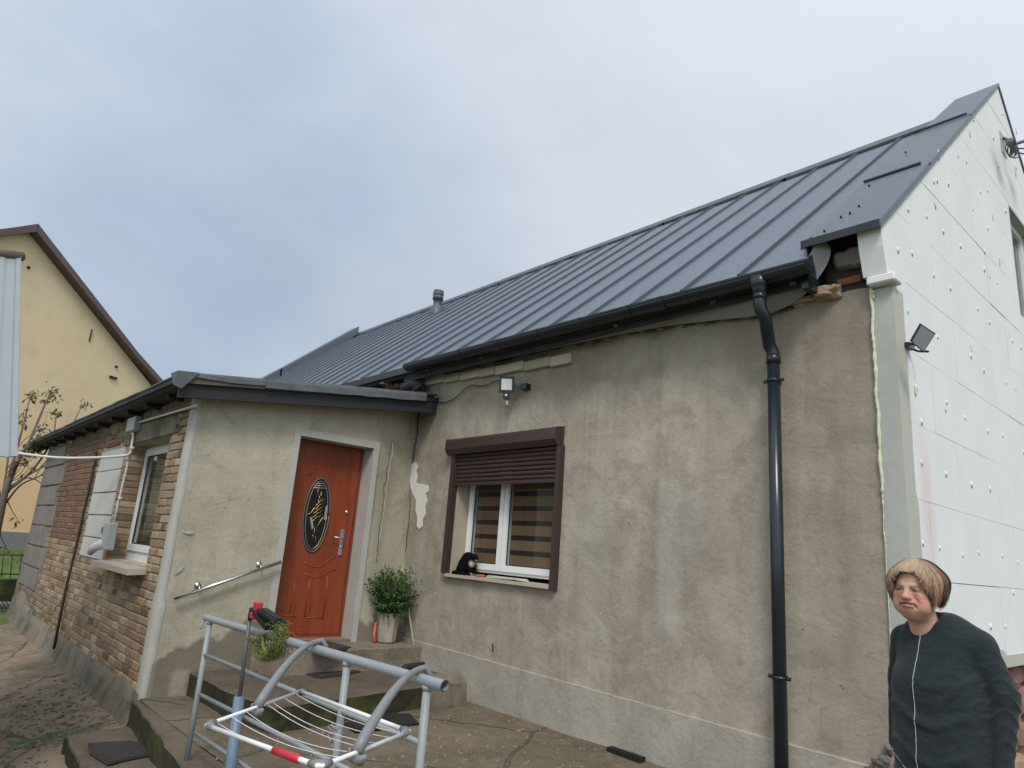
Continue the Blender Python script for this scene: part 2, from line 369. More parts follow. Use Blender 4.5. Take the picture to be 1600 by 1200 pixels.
MAT['white'] = simple('white_plastic', (.78, .79, .80), .35, var=.03, scale=6, bump=.02)
MAT['gasket'] = simple('black_gasket', (.02, .02, .02), .6)
MAT['sill'] = simple('sandy_window_sill', (.46, .40, .33), .7, var=.1, scale=20)
MAT['cream'] = simple('cream_reveal_plaster', (.40, .35, .26), .9, var=.14, scale=9, bump=.3)
MAT['doorred'] = None
def door_mat():
    t = NT('orange_brown_door_film'); g = t.noise(2.2, 5, .6, (6, 6, .8), dist=.6)
    c = t.mix(t.rng(g, .35, .65), (.19, .038, .012), (.255, .056, .017)); t.col(c).rough(.38).bump(g, .04, .004); return t.m
MAT['door'] = door_mat()
MAT['chrome'] = simple('polished_steel', (.72, .72, .73), .2, metal=1, var=.04, bump=0)
MAT['zinc'] = simple('dull_grey_metal', (.45, .46, .47), .42, metal=.8, var=.1)
MAT['pvcgrey'] = simple('grey_plastic_box', (.38, .42, .41), .55, var=.06)
MAT['conduit'] = simple('white_conduit_plastic', (.66, .64, .62), .5, var=.06)
MAT['rust'] = simple('rusty_pipe', (.045, .027, .02), .85, var=.35, scale=30, bump=.5)
MAT['black'] = simple('black_rubber', (.018, .018, .02), .65, var=.2, scale=30, bump=.3)
MAT['mat'] = simple('worn_doormat_pile', (.040, .032, .032), .97, var=.4, scale=160, bump=.9)
MAT['railpaint'] = simple('pale_blue_rail_paint', (.26, .29, .305), .45, var=.08, scale=9, bump=.06)
MAT['polegrey'] = simple('dark_grey_pole', (.11, .10, .115), .5, var=.12)
MAT['poleblue'] = simple('blue_grey_sleeve', (.13, .19, .27), .42, var=.08)
MAT['armgrey'] = simple('grey_arm_plastic', (.19, .195, .20), .4, var=.06, bump=.03)
MAT['rackwhite'] = simple('white_rack_coating', (.72, .73, .74), .35, var=.06)
MAT['redgrip'] = simple('red_grip', (.45, .022, .035), .4, var=.08)
MAT['green'] = simple('lime_green_microfibre', (.16, .19, .045), .95, var=.3, scale=90, bump=.8)
MAT['orange'] = simple('orange_plastic', (.62, .10, .03), .4, var=.05)
MAT['blackplastic'] = simple('black_plastic', (.016, .016, .018), .35, var=.1, bump=.02)
MAT['darkgap'] = simple('dark_gap_masonry', (.035, .030, .028), .95, var=.4, scale=14, bump=.6)  # very dark masonry tone, also used in gaps and vent openings
MAT['stone'] = simple('grey_fieldstone', (.17, .155, .14), .9, var=.4, scale=18, bump=.8)
MAT['rubble'] = simple('sandy_broken_masonry', (.36, .26, .17), .95, var=.35, scale=26, bump=1)
MAT['redbrick'] = simple('red_brick_remnant', (.22, .07, .045), .9, var=.35, scale=20, bump=.6)
MAT['pinkbrick'] = simple('pinkish_plinth_brick', (.27, .15, .12), .9, var=.3, scale=16, bump=.7)
MAT['foam'] = simple('pale_yellow_mounting_foam', (.62, .62, .47), .8, var=.1, scale=60, bump=.8)
def eps_mat():
    t = NT('white_polystyrene'); n = t.noise(2.0, 5, .6); n2 = t.noise(60, 3, .7); x, y, z = t.xyz()
    c = t.mix(t.rng(n, .35, .7), (.68, .70, .70), (.73, .745, .745))
    s = t.noise(2.6, 5, .6, (1, 1, .5), (2, 3, 1))
    c = t.mix(t.rng(s, .6, .75, 0, .25), c, (.62, .60, .52))
    w = t.noise(5, 3)
    m = t.math('MULTIPLY', t.band(y, 4.93, 5.12, .06, w, .1), t.band(z, 1.55, 2.35, .2, w, .2))
    c = t.mix(t.math('MULTIPLY', m, .38), c, (.62, .40, .37))            # pink stain
    t.col(c).rough(.85).bump(n2, .35, .003); return t.m
MAT['eps'] = eps_mat()
def glass(name, tint=(.8, .85, .85), refl=1.0):
    m = bpy.data.materials.new(name); m.use_nodes = True; t = m.node_tree; 
    for n in list(t.nodes): t.nodes.remove(n)
    o = t.nodes.new('ShaderNodeOutputMaterial'); mx = t.nodes.new('ShaderNodeMixShader'); tr = t.nodes.new('ShaderNodeBsdfTransparent'); gl = t.nodes.new('ShaderNodeBsdfGlossy')
    fr = t.nodes.new('ShaderNodeMath'); fr.operation = 'POWER'; fr.inputs[1].default_value = 5; lw = t.nodes.new('ShaderNodeLayerWeight'); lw.inputs[0].default_value = .5; t.links.new(lw.outputs['Facing'], fr.inputs[0]); gl.inputs['Roughness'].default_value = .02; tr.inputs[0].default_value = (*tint, 1)
    ad = t.nodes.new('ShaderNodeMath'); ad.operation = 'MULTIPLY_ADD'; ad.inputs[1].default_value = refl; ad.inputs[2].default_value = .04
    t.links.new(fr.outputs[0], ad.inputs[0]); t.links.new(ad.outputs[0], mx.inputs[0]); t.links.new(tr.outputs[0], mx.inputs[1]); t.links.new(gl.outputs[0], mx.inputs[2]); t.links.new(mx.outputs[0], o.inputs[0])
    return m
MAT['glass'] = glass('window_glass')
MAT['ovalglass'] = simple('dark_patterned_glass', (.018, .022, .024), .12, var=.3, scale=14, bump=.05)
MAT['gold'] = simple('brass_leading', (.60, .45, .16), .35, metal=.8, var=.1)
MAT['lead'] = simple('silver_leading', (.6, .6, .6), .4, metal=.7, var=.1)
MAT['blindb'] = simple('brown_blind_fabric', (.38, .20, .12), .9, var=.1, scale=120)
MAT['blindd'] = simple('sheer_dark_blind_fabric', (.045, .035, .032), .9, var=.1, scale=120)
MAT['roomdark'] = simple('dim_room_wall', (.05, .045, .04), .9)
def yellow_mat():
    t = NT('yellow_house_render'); n = t.noise(.5, 5, .6); n2 = t.noise(2, 4); x, y, z = t.xyz()
    c = t.mix(t.rng(n, .35, .65), (.68, .53, .34), (.74, .58, .38)); c = t.mix(t.rng(n2, .5, .7, 0, .25), c, (.42, .34, .19))
    c = t.mix(t.rng(z, 5.5, 2.0, 0, .75), c, (.80, .50, .26)); t.col(c).rough(.9).bump(n2, .2, .02); return t.m
MAT['yellow'] = yellow_mat()
MAT['greyplinth'] = simple('grey_house_plinth', (.22, .22, .22), .9, var=.2, scale=3)
MAT['maroon'] = simple('maroon_roof_trim', (.12, .075, .075), .6, var=.15, scale=5)
def corr_mat():
    t = NT('pale_galvanised_sheet'); n = t.noise(4, 4); t.col(t.mix(n, (.22, .25, .27), (.27, .30, .32))).rough(.5); t.b.inputs['Metallic'].default_value = .25; return t.m
MAT['corr'] = corr_mat()
MAT['bark'] = simple('grey_brown_bark', (.13, .10, .085), .9, var=.25, scale=30, bump=.6)
MAT['leafautumn'] = simple('olive_autumn_leaf', (.15, .15, .035), .7, var=.35, scale=6)
def leaf_mat(name, a, b):
    t = NT(name); v = t.n('ShaderNodeVertexColor', layer_name='bc'); c = t.mix(v.outputs[0], a, b)
    t.col(c).rough(.5); t.b.inputs['Subsurface Weight'].default_value = 0; return t.m
MAT['leaf'] = leaf_mat('shrub_leaf', (.018, .045, .012), (.085, .17, .03))
MAT['fencedark'] = simple('dark_fence_metal', (.02, .022, .02), .6)
MAT['block'] = simple('white_aerated_block', (.50, .50, .47), .95, var=.10, scale=16, bump=.5)
MAT['greyblock'] = simple('weathered_grey_block', (.20, .18, .165), .95, var=.3, scale=6, bump=.7)
MAT['chip'] = simple('white_exposed_coat', (.70, .69, .64), .9, var=.06, scale=20, bump=.5)
MAT['pavers'] = None
def paver_mat():
    t = NT('small_grey_pavers'); br = t.n('ShaderNodeTexBrick'); t.L.new(t.pos, br.inputs['Vector']); br.inputs['Scale'].default_value = 4.0
    br.inputs['Color1'].default_value = (.27, .23, .20, 1); br.inputs['Color2'].default_value = (.21, .18, .16, 1); br.inputs['Mortar'].default_value = (.05, .045, .04, 1); br.inputs['Mortar Size'].default_value = .05
    t.col(br.outputs[0]).rough(.9); return t.m
MAT['pavers'] = paver_mat()
from mathutils import noise as MN
# ------------------------------------------------------------------ ground
YW, XA, YB, XG = 4.65, -6.87, 1.985, -1.568
def gz(x, y):
    z = -0.22 - 0.2 * min(1, max(0, (1.9 - y) / .9))
    if x < -15: z += min(1.0, (-15 - x) * .085)
    return z
def grid(xs, ys, zf):
    mb = MB(); n = len(ys)
    mb.add([(x, y, zf(x, y)) for x in xs for y in ys], [(i * n + j, i * n + j + 1, (i + 1) * n + j + 1, (i + 1) * n + j) for i in range(len(xs) - 1) for j in range(n - 1)], None, True)
    return mb
def frange(a, b, s): return list(np.arange(a, b - 1e-6, s)) + [b]
xs = [-300, -150, -80, -50, -38] + frange(-30, -15.8, .8) + [-14] + frange(-12, 0, 1.5) + [8, 20, 60, 150, 300]
ys = [-300, -150, -60, -20, -8, -3, 0, .6, 1, 1.2, 1.4, 1.6, 1.8, 1.95, 2.5, 4, 8, 14, 30, 60, 150, 300]
build(grid(xs, ys, lambda x, y: gz(x, y) - .01), 'lawn', MAT['lawn'], kind='structure')
xs = frange(-15.0, -4.2, .06); ys = frange(-3, 2.0, .06)
def yz(x, y):
    v = Vector((x * 1.1, y * 1.1, 0)); near = math.exp(-((x + 7.9) ** 2) / 3 - ((y - 1.7) ** 2) / .25)
    h = gz(x, y) + .016 * MN.noise(v * 1.5) + .006 * MN.noise(v * 6) + .02 * near * max(0, MN.noise(v * 7))
    e = MN.noise(Vector((x * .9, y * .9, 4)))
    h += -.022 * max(0, 1 - abs(e) / .03)
    return h
build(grid(xs, ys, yz), 'yard_paving', MAT['yard'], kind='structure')
xs = frange(-17.2, -15.0, .2); ys = frange(-4, 3.6, .2)
build(grid(xs, ys, lambda x, y: gz(x, y) + .004), 'cobbled_path', MAT['pavers'], kind='structure')
# terrace slab in front of the house
mb = MB(); top = [(-6.87, 1.95), (-5.9, 1.86), (-4.86, 1.76), (-3.2, 1.6), (-2.9, -5), (8, -5), (8, 14.5), (XG - .2, 14.5), (XG - .2, 4.68), (-6.87, 4.68)]
pts = []
for i in range(len(top)):
    a, b = Vector(top[i]), Vector(top[(i + 1) % len(top)]); k = max(1, int((b - a).length / .12)) if i < 3 else 1
    for j in range(k):
        p = a.lerp(b, j / k); w = .018 * MN.noise(Vector((p.x * 5, p.y * 5, 0))) if (i < 3 and j) else 0
        pts.append((p.x, p.y + w, -.6))
mb.prism(pts, (0, 0, .597)); build(mb, 'terrace', MAT['terrace'], kind='structure')
xs = frange(-6.84, -2.0, .05); ys = frange(1.97, 4.66, .05)
def tz(x, y):
    v = Vector((x, y, 0)); return .001 + .008 * (1 + MN.noise(v * 2.2)) + .004 * MN.noise(v * 9) + .025 * max(0, 1 - (4.66 - y) / .25)
build(grid(xs, ys, tz), 'terrace_surface', MAT['terrace'], kind='structure')

# ------------------------------------------------------------------ main house
house = thing('house', 'grey rendered house with long dark metal roof and white insulated gable', 'house', (-8.6, 8.3, 0))
def gwall(mp, u0, u1, v0, v1, hole, step, amp, seed):
    """rendered wall face as an uneven sheet with a rectangular opening"""
    us = sorted(set([round(a, 4) for a in frange(u0, u1, step)] + ([hole[0], hole[1]] if hole else []))); vs = sorted(set([round(a, 4) for a in frange(v0, v1, step)] + ([hole[2], hole[3]] if hole else [])))
    mb = MB(); n = len(vs); vv = []
    for u in us:
        for v in vs:
            d = amp * (MN.noise(Vector((u * 1.3, v * 1.3, seed))) + .5 * MN.noise(Vector((u * 4, v * 4, seed))) + .22 * MN.noise(Vector((u * 11, v * 9, seed))))
            if hole and hole[0] - .02 < u < hole[1] + .02 and hole[2] - .02 < v < hole[3] + .02: d = 0
            vv.append(mp(u, v, d))
    ff = []
    for i in range(len(us) - 1):
        for j in range(n - 1):
            if hole and hole[0] <= us[i] < hole[1] - 1e-6 and hole[2] <= vs[j] < hole[3] - 1e-6: continue
            ff.append((i * n + j, i * n + j + 1, (i + 1) * n + j + 1, (i + 1) * n + j))
    return mb.add(vv, ff, None, True)
HOLE = (-6.13, -4.57, 1.20, 2.52)
XM = XG - .135
PL = lambda x: .385 + (-1.7 - x) * .014
WT = lambda u: float(np.interp(u, [-7.2, -5.5, -4.6, -3.6, -2.6, -2.25, -2.0, -1.7], [3.5, 3.5, 3.48, 3.455, 3.37, 3.37, 3.40, 3.40])) + .012 * MN.noise(Vector((u * 9, 0, 8)))
def mpf(u, v, d):
    if v < .7: v = PL(u) + (v - .4) * (.7 - PL(u)) / .3
    if v > 3.3: v = 3.3 + (v - 3.3) * (max(.02, WT(u) - 3.3)) / .18; d += (v - 3.3) * .25 * MN.noise(Vector((u * 3, 0, 5)))
    return (u, YW + d, v)
mb = gwall(mpf, -7.2, XM, .4, 3.48, HOLE, .06, .007, 1.0)
mb.box(-6.9, HOLE[0], YW + .03, YW + .4, 0, 3.4); mb.box(HOLE[1], XM, YW + .03, YW + .4, 0, 3.4)
mb.box(HOLE[0], HOLE[1], YW + .03, YW + .4, 0, HOLE[2] - .02); mb.box(HOLE[0], HOLE[1], YW + .03, YW + .4, HOLE[3] + .02, 3.4)
mb.box(-15.6, -6.9, YW, YW + .4, -.4, 3.5)
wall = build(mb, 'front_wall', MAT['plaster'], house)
def mpp(u, v, d): return (u, YW - .028 + d * .6 + (.02 * (v - .3) if v > .3 else 0), -.1 + v * (PL(u) + .1) / .4 + (.004 * MN.noise(Vector((u * 9, 0, 0))) if v > .39 else 0))
mb = gwall(mpp, -6.9, XM, 0, .4, None, .05, .006, 5.0)
n = 100
for i in range(n):
    a = -6.9 + (XM + 6.9) * i / n; b = -6.9 + (XM + 6.9) * (i + 1) / n
    za, zb = [PL(q) + .004 * MN.noise(Vector((q * 9, 0, 0))) for q in (a, b)]
    mb.add([(a, YW - .027, za), (b, YW - .027, zb), (b, YW + .03, zb + .012), (a, YW + .03, za + .012)], [(0, 1, 2, 3)])
build(mb, 'plinth', MAT['plinth'], house)
# rear wall, left gable, right gable masonry
RS, RZ, RY, EY = .819, 6.76, 8.28, 4.42
zr = lambda y: RZ - RS * abs(RY - y)
mb = MB(); mb.box(-15.6, XM, 11.8, 12.1, -.4, 3.5); build(mb, 'rear_wall', MAT['plinth'], house)
SZ, SS = 7.02, .854
zs = lambda y: SZ - SS * abs(RY - y)
gp = [(4.66, -.4), (4.66, 3.72), (RY, zs(RY) - .07), (11.9, 3.72), (11.9, -.4)]
mb = MB(); mb.prism([(XM - .3, y, z) for y, z in gp], (.3, 0, 0)); build(mb, 'gable_wall', MAT['darkgap'], house)
mb = MB(); mb.prism([(-16.28, y, z - (.3 if z > 3 else 0)) for y, z in gp], (.3, 0, 0)); build(mb, 'gable_wall', MAT['plaster'], house)
# roof panels with standing seams
PW = .512; ang = math.atan(RS)
ey = lambda y: (0, y, zr(y))
mb = MB(); L0 = (EY, zr(EY)); L1 = (RY, RZ)
nrm = Vector((0, -math.sin(ang), math.cos(ang))); dn = Vector((0, math.cos(ang), math.sin(ang)))
ln = math.hypot(L1[0] - L0[0], L1[1] - L0[1])
mb.prism([Vector((-PW + .002, 0, 0)), Vector((-.002, 0, 0)), Vector((-.002, 0, 0)) + nrm * .008,
          Vector((-PW + .002, 0, 0)) + nrm * .008], dn * ln)
panel = mb.mesh('roof_panel', MAT['roof'])
mb = MB(); mb.prism([Vector((-.012, 0, 0)) + nrm * .008, Vector((.014, 0, 0)) + nrm * .008, Vector((.007, 0, 0)) + nrm * .036, Vector((-.007, 0, 0)) + nrm * .036], dn * (ln - .02))
seam = mb.mesh('standing_seam', MAT['seam'])
x = -2.04; k = 0
while x > -15.7:
    po = link('roof_panel', panel, house, (x, EY, zr(EY)))
    if k: link('standing_seam', seam, po, (x, EY, zr(EY)))
    x -= PW; k += 1
XL = x
mb = MB(); mb.prism([(-2.04, EY, zr(EY) - .02), (-2.04, RY, RZ - .02), (-2.04, 12.2, zr(12.2) - .02), (-2.04, 12.2, zr(12.2) - .1), (-2.04, RY, RZ - .12), (-2.04, EY + .05, zr(EY) - .1)], (XL + 2.04, 0, 0))
build(mb, 'roof_deck', MAT['darkboard'], house)
mb = MB(); mb.prism([(-2.04, RY, RZ), (-2.04, 12.3, zr(12.3)), (-2.04, 12.3, zr(12.3) - .015), (-2.04, RY, RZ - .015)], (XL + 2.04, 0, 0)); build(mb, 'rear_roof_sheet', MAT['roof'], house)
# eaves edge trim
mb = MB(); mb.box(XL, -2.03, EY - .012, EY + .01, zr(EY) - .07, zr(EY) + .012); mb.box(-2.075, -2.028, EY, EY + .5, zr(EY) - .2, zr(EY) + .01)
build(mb, 'eaves_trim', MAT['gutter'], house)
mb = MB(); mb.prism([(-2.045, EY - .01, zr(EY)), (-2.045, EY + .55, zr(EY + .55) + .02), (-2.045, EY + .55, zr(EY + .55) - .3), (-2.045, EY, zr(EY) - .12)], (.02, 0, 0)); build(mb, 'roof_end_trim', MAT['gutter'], house)
# ridge cap in sections
for i in range(7):
    a = -2.0 - i * 2.0; b = a - 2.04
    mb = MB(); o = .004 * (i % 2)
    mb.prism([(a, RY - .13, zr(RY - .13) + .055 + o), (a, RY - .13, zr(RY - .13) + .02), (a, RY, RZ + .03), (a, RY + .13, zr(RY + .13) + .02), (a, RY + .13, zr(RY + .13) + .055 + o), (a, RY, RZ + .085 + o)], (b - a, 0, 0))
    build(mb, 'ridge_cap', MAT['gutter'], house)
# raised verge flashing over both gables
def verge(x0, x1, y0, y1, lift, mat=MAT['flash']):
    mb = MB(); mb.prism([(x0, y0, zs(y0) + lift), (x0, y1, zs(y1) + lift), (x0, y1, zs(y1) + lift - .03), (x0, y0, zs(y0) + lift - .03)], (x1 - x0, 0, 0))
    mb.prism([(x0, y0, zs(y0) + lift - .034), (x0, y1, zs(y1) + lift - .034), (x0, y1, zs(y1) - .30), (x0, y0, zs(y0) - .30)], (.015, 0, 0))
    return build(mb, 'verge_flashing', mat, house)
verge(-2.07, XG + .012, 4.47, 5.62, .012); verge(-2.065, XG + .012, 5.58, 7.0, 0.0); verge(-1.99, XG + .012, 6.96, RY + .02, .014)
verge(-2.0, XG + .012, RY + .02, 12.3, 0)
mb = MB(); mb.prism([(XG + .002, 4.47, zs(4.47) - .02), (XG + .002, RY, SZ - .018), (XG + .002, 12.3, zs(12.3) - .02), (XG + .002, 12.3, zs(12.3) - .055), (XG + .002, RY, SZ - .058), (XG + .002, 4.47, zs(4.47) - .055)], (.012, 0, 0)); build(mb, 'verge_drip_edge', MAT['flash'], house)
mb = MB(); mb.box(-2.07, XG + .012, 4.455, 4.47, zs(4.47) - .045, zs(4.47) + .012); build(mb, 'eaves_trim', MAT['gutter'], house)
for a, b in ((5.6, 0), (6.98, 1)):       # overlap beads of the flashing lengths
    mb = MB(); mb.prism([(-2.06, a - .012, zs(a) + .014), (-2.06, a + .012, zs(a) + .018), (-2.06, a + .012, zs(a) + .036), (-2.06, a - .012, zs(a) + .030)], (.44 + .03 * b, 0, 0)); build(mb, 'flashing_bead', MAT['gutter'], house)
for px, py in ((1288, 361), (1314, 339), (1342, 322), (1415, 238), (1358, 290), (1328, 333)):
    d = ray(px, py); nn = Vector((0, -SS, 1)); q = Vector((0, RY, SZ + .02)); c = Vector(C0); d = Vector(d); t = (q - c).dot(nn) / d.dot(nn); h = c + d * t
    mb = MB(); mb.lathe(h - Vector((0, 0, .005)), [(.008, 0), (.008, .014), (.003, .018)], 8); build(mb, 'roofing_screw', MAT['blackplastic'], house)
LXa, LXb = XL + .02, XL - .45
for a, b in ((4.5, 6.4), (6.36, RY)):
    mb = MB(); l = .012 if a < 5 else 0
    mb.prism([(LXa, a, zs(a) + l), (LXa, b, zs(b) + l), (LXa, b, zs(b) - .30), (LXa, a, zs(a) - .30)], (LXb - LXa, 0, 0)); build(mb, 'verge_flashing', MAT['flash'], house)
# gutter, downpipe
ga, gb = P(1258, 412, 'y', 4.28).x, P(630, 571, 'y', 4.28).x
gzl = lambda x: 3.535 + .045 * (ga - x) / (ga - gb)
def gutter_piece(a, b, r=.068, e=0, y=4.348):
    mb = MB(); pr = []
    for k in range(11): t = math.pi + math.pi * k / 10; pr.append((math.cos(t) * (r + e), math.sin(t) * (r + e)))
    inn = [(c * .94, s * .94) for c, s in pr[::-1]]
    for (u, w) in [(-r - .008 - e, .004)]: pr = [(u, w + .008), (u, w - .008)] + pr
    poly = pr + inn
    for i in range(8):
        xa = a + (b - a) * i / 8; xb = a + (b - a) * (i + 1) / 8; nn = len(poly)
        va = [(xa, y + c, gzl(xa) + s) for c, s in poly]; vb = [(xb, y + c, gzl(xb) + s) for c, s in poly]
        mb.add(va + vb, [(j, (j + 1) % nn, nn + (j + 1) % nn, nn + j) for j in range(nn)] + ([tuple(range(nn))] if i == 0 else []) + ([tuple(range(nn, 2 * nn))] if i == 7 else []))
    return mb
mb = gutter_piece(ga, gb)
for xx in (ga, gb):
    mb.prism([(xx, 4.348 + math.cos(math.pi + math.pi * k / 12) * .068, gzl(xx) + math.sin(math.pi + math.pi * k / 12) * .068) for k in range(13)], (-.006 if xx == ga else .006, 0, 0))
gut = build(mb, 'gutter', MAT['gutter'], house)
for px in (665, 718, 775, 838, 905, 980, 1070):
    xx = P(px, 540, 'y', 4.28).x; mb = gutter_piece(xx, xx - .03, e=.004); build(mb, 'gutter_bracket', MAT['gutter'], gut)
for px in (775, 1030):
    xx = P(px, 545, 'y', 4.28).x; mb = gutter_piece(xx + .02, xx - .14, e=.006); build(mb, 'gutter_joint', MAT['gutter'], gut)
dx = P(1187, 450, 'y', 4.35).x; px_ = P(1209, 590, 'y', 4.55).x
mb = MB(); mb.lathe((dx, 4.348, 3.36), [(.047, 0), (.05, .07), (.062, .10), (.085, .165)], 20); build(mb, 'gutter_outlet', MAT['gutter'], gut)
sp = [Vector((dx, 4.348, 3.45)), Vector((dx, 4.348, 3.34)), Vector((dx + .005, 4.355, 3.28)), Vector((dx + .02, 4.39, 3.22)), Vector((dx + (px_ - dx) * .55, 4.46, 3.14)), Vector((px_ - .02, 4.53, 3.07)), Vector((px_, 4.548, 3.01)), Vector((px_, 4.55, 2.95))]
mb = MB(); mb.tube(sp, .046, 18)
for s in (0.0,): mb.lathe((px_, 4.55, 2.93), [(.051, 0), (.051, .05), (.046, .055)], 18); mb.lathe((dx, 4.348, 3.36), [(.051, 0), (.051, .04)], 18)
dp = build(mb, 'downpipe', MAT['gutter'], house)
mb = MB(); mb.tube([(px_, 4.55, 3.0), (px_, 4.55, -.05)], .0445, 20); build(mb, 'pipe_length', MAT['gutter'], dp)
for z in (2.79, .79):
    mb = MB(); mb.lathe((px_, 4.55, z), [(.050, 0), (.050, .022)], 18)
    for s in (-1, 1): mb.obox((px_ + s * .06, 4.55, z + .011), (1, 0, 0), (0, 1, 0), (0, 0, 1), .014, .010, .011); mb.lathe((px_ + s * .062, 4.535, z + .011), [(.009, 0), (.009, .01)], 8, axis='y')
    mb.box(px_ - .008, px_ + .008, 4.58, YW, z + .003, z + .019)
    build(mb, 'pipe_clamp', MAT['gutter'], dp)
# dark underside and hanging membrane
mb = MB(); mb.box(-7.2, -2.1, 4.47, 4.50, 3.44, 3.60); mb.box(-15.5, -2.06, 4.50, 4.63, 3.52, 3.62); build(mb, 'eaves_board', MAT['darkboard'], house)
for px, py in ((795, 538), (863, 522), (963, 509), (1115, 472), (1240, 443), (668, 578), (752, 559)):
    q = P(px, py, 'y', 4.465); mb = MB(); mb.obox(q, (1, 0, 0), (0, 1, 0), (0, 0, 1), .022, .012, .012); build(mb, 'batten_end', MAT['zinc'], house)
botm = [(-6.9, 3.50), (-6.2, 3.49), (-5.53, 3.485), (-4.6, 3.47), (-3.62, 3.45), (-3.1, 3.41), (-2.58, 3.345), (-2.4, 3.335), (-2.27, 3.36), (-2.14, 3.41), (-2.05, 3.47), (-1.97, 3.56), (-1.915, 3.66), (-1.925, 3.745), (-1.985, 3.79), (-2.02, 3.76), (-1.995, 3.71)]
hh = [.05, .06, .075, .095, .115, .125, .13, .13, .125, .12, .10, .09, .075, .05, .03, .03, .03]
mb = MB(); rows = []
for i, ((a, z), h) in enumerate(zip(botm, hh)):
    off = .012 * math.sin(i * 1.3)
    if i <= 9: rows.append([(a, 4.60, z), (a, 4.555 + off, z + h * .4), (a + .005, 4.50, z + h), (a + .006, 4.49, z + h * 1.35)])
    else: rows.append([(a, 4.56, z), (a - h * .4, 4.545 + off, z + .01), (a - h, 4.51, z + .02), (a - h * 1.5, 4.49, z + .03)])
vv = [p for r in rows for p in r]; nf = [(i * 4 + j, i * 4 + j + 1, (i + 1) * 4 + j + 1, (i + 1) * 4 + j) for i in range(len(rows) - 1) for j in range(3)]
mb.add(vv, nf, None, True)
mem = build(mb, 'roof_membrane', MAT['membrane'], house); sm = mem.modifiers.new('s', 'SOLIDIFY'); sm.thickness = .004; ss = mem.modifiers.new('ss', 'SUBSURF'); ss.levels = ss.render_levels = 2
# exposed masonry at the eaves corner
mb = MB(); mb.box(-2.2, XM + .01, 4.69, 4.9, 3.38, 3.9); build(mb, 'eaves_masonry', MAT['darkgap'], house)
def lump(c, r, mat, name, par, seed=0, flat=1.0, sub=4, amp=.3):
    bm = bmesh.new(); bmesh.ops.create_icosphere(bm, subdivisions=sub, radius=1)
    for v in bm.verts:
        k = 1 + amp * MN.noise(v.co * 1.4 + Vector((seed, seed * 2, 0))) + amp * .4 * MN.noise(v.co * 4 + Vector((seed, 0, 0))) + amp * .22 * MN.noise(v.co * 9 + Vector((0, seed, 0)))
        # squarish
        co = v.co.copy(); m = max(abs(co.x), abs(co.y), abs(co.z)); co = co.lerp(co / m, .55)
        v.co = Vector((co.x * r[0] * k, co.y * r[1] * k, co.z * r[2] * k)) + Vector(c)
    me = bpy.data.meshes.new(name); bm.to_mesh(me); bm.free(); me.materials.append(mat); me.polygons.foreach_set('use_smooth', [sub > 2] * len(me.polygons))
    return link(name, me, par)
q = P(1332, 402, 'y', 4.62); lump((q.x, 4.66, q.z), (.125, .07, .075), MAT['stone'], 'wall_stone', house, 3)
q = P(1335, 434, 'y', 4.62); lump((q.x - .02, 4.68, q.z + .0), (.13, .05, .028), MAT['redbrick'], 'wall_brick', house, 5, amp=.15)
q = P(1290, 456, 'y', 4.6); lump((q.x, 4.62, q.z), (.085, .06, .045), MAT['rubble'], 'wall_stone', house, 8, amp=.5)
q = P(1250, 468, 'y', 4.6); lump((q.x, 4.64, q.z), (.12, .035, .02), MAT['rubble'], 'wall_stone', house, 11, amp=.4)
q = P(1355, 425, 'y', 4.62); lump((q.x, 4.66, q.z), (.05, .05, .05), MAT['darkgap'], 'wall_stone', house, 14, amp=.4)
for i, (px, py, r) in enumerate(((1388, 1192, .05), (1373, 1194, .035), (1393, 1172, .035), (1362, 1207, .04), (1382, 1215, .05))):
    q = P(px, py, 'y', YW - .02); lump((q.x, YW - .005, q.z), (r, .035, r * .75), MAT['oldwood'] if i % 2 else MAT['stone'], 'wall_stone', house, 20 + i, amp=.35)
# cornice course of bricks left under the gutter
xx = -6.93; k = 0
while xx < -4.5:
    w = (.40, .30, .36, .28, .45)[k % 5] ; zz = 3.44 - (xx + 6.93) * .045
    mb = MB(); mb.bevbox(xx + .003, min(xx + w, -4.45) - .003, 4.598 + .004 * (k % 3), YW + .02, zz - .052, zz + .052 - .003 * (k % 2), .008, (.42, .38, .28)); build(mb, 'cornice_brick', MAT['sill'] if k % 2 == 0 else MAT['cream'], house)
    xx += w; k += 1
mb = MB(); pts = [(-4.5 + i * .1, 4.63, 3.345 - .004 * math.sin(i)) for i in range(25)]; 
for i in range(34):
    a_ = -4.45 + i * .068; lump((a_, 4.646, WT(a_) - .006 * random.random()), (.042, .014, .008 + .008 * random.random()), MAT['oldwood'] if i % 3 else MAT['rubble'], 'broken_edge', house, 60 + i, amp=.6, sub=3)
# gap left of the gutter: wood end, red bricks
q = P(601, 596, 'y', 4.5); mb = MB(); mb.box(q.x - .05, q.x + .05, 4.46, 4.62, q.z - .04, q.z + .035); build(mb, 'rafter_end', MAT['wood'], house)
for i in range(3):
    q = P(613 + i * 10, 604 - i, 'y', 4.6); mb = MB(); mb.bevbox(q.x - .07, q.x + .06, 4.56, 4.66, q.z - .03, q.z + .03, .008, (.2, .07, .05)); build(mb, 'wall_brick', MAT['redbrick'], house)
# vent pipe
b0 = P(682, 489, 'y', 7.55); t0 = P(682, 456, 'y', 7.55)
mb = MB(); H = t0.z - b0.z; mb.lathe(b0, [(.16, -.25), (.15, -.02), (.12, .1), (.085, .15), (.085, H - .2), (.11, H - .2), (.11, H - .13), (.095, H - .12), (.11, H - .11), (.11, H - .05), (.1, H - .04), (.11, H - .03), (.1, H)], 20)
build(mb, 'vent_pipe', MAT['vent'], house)

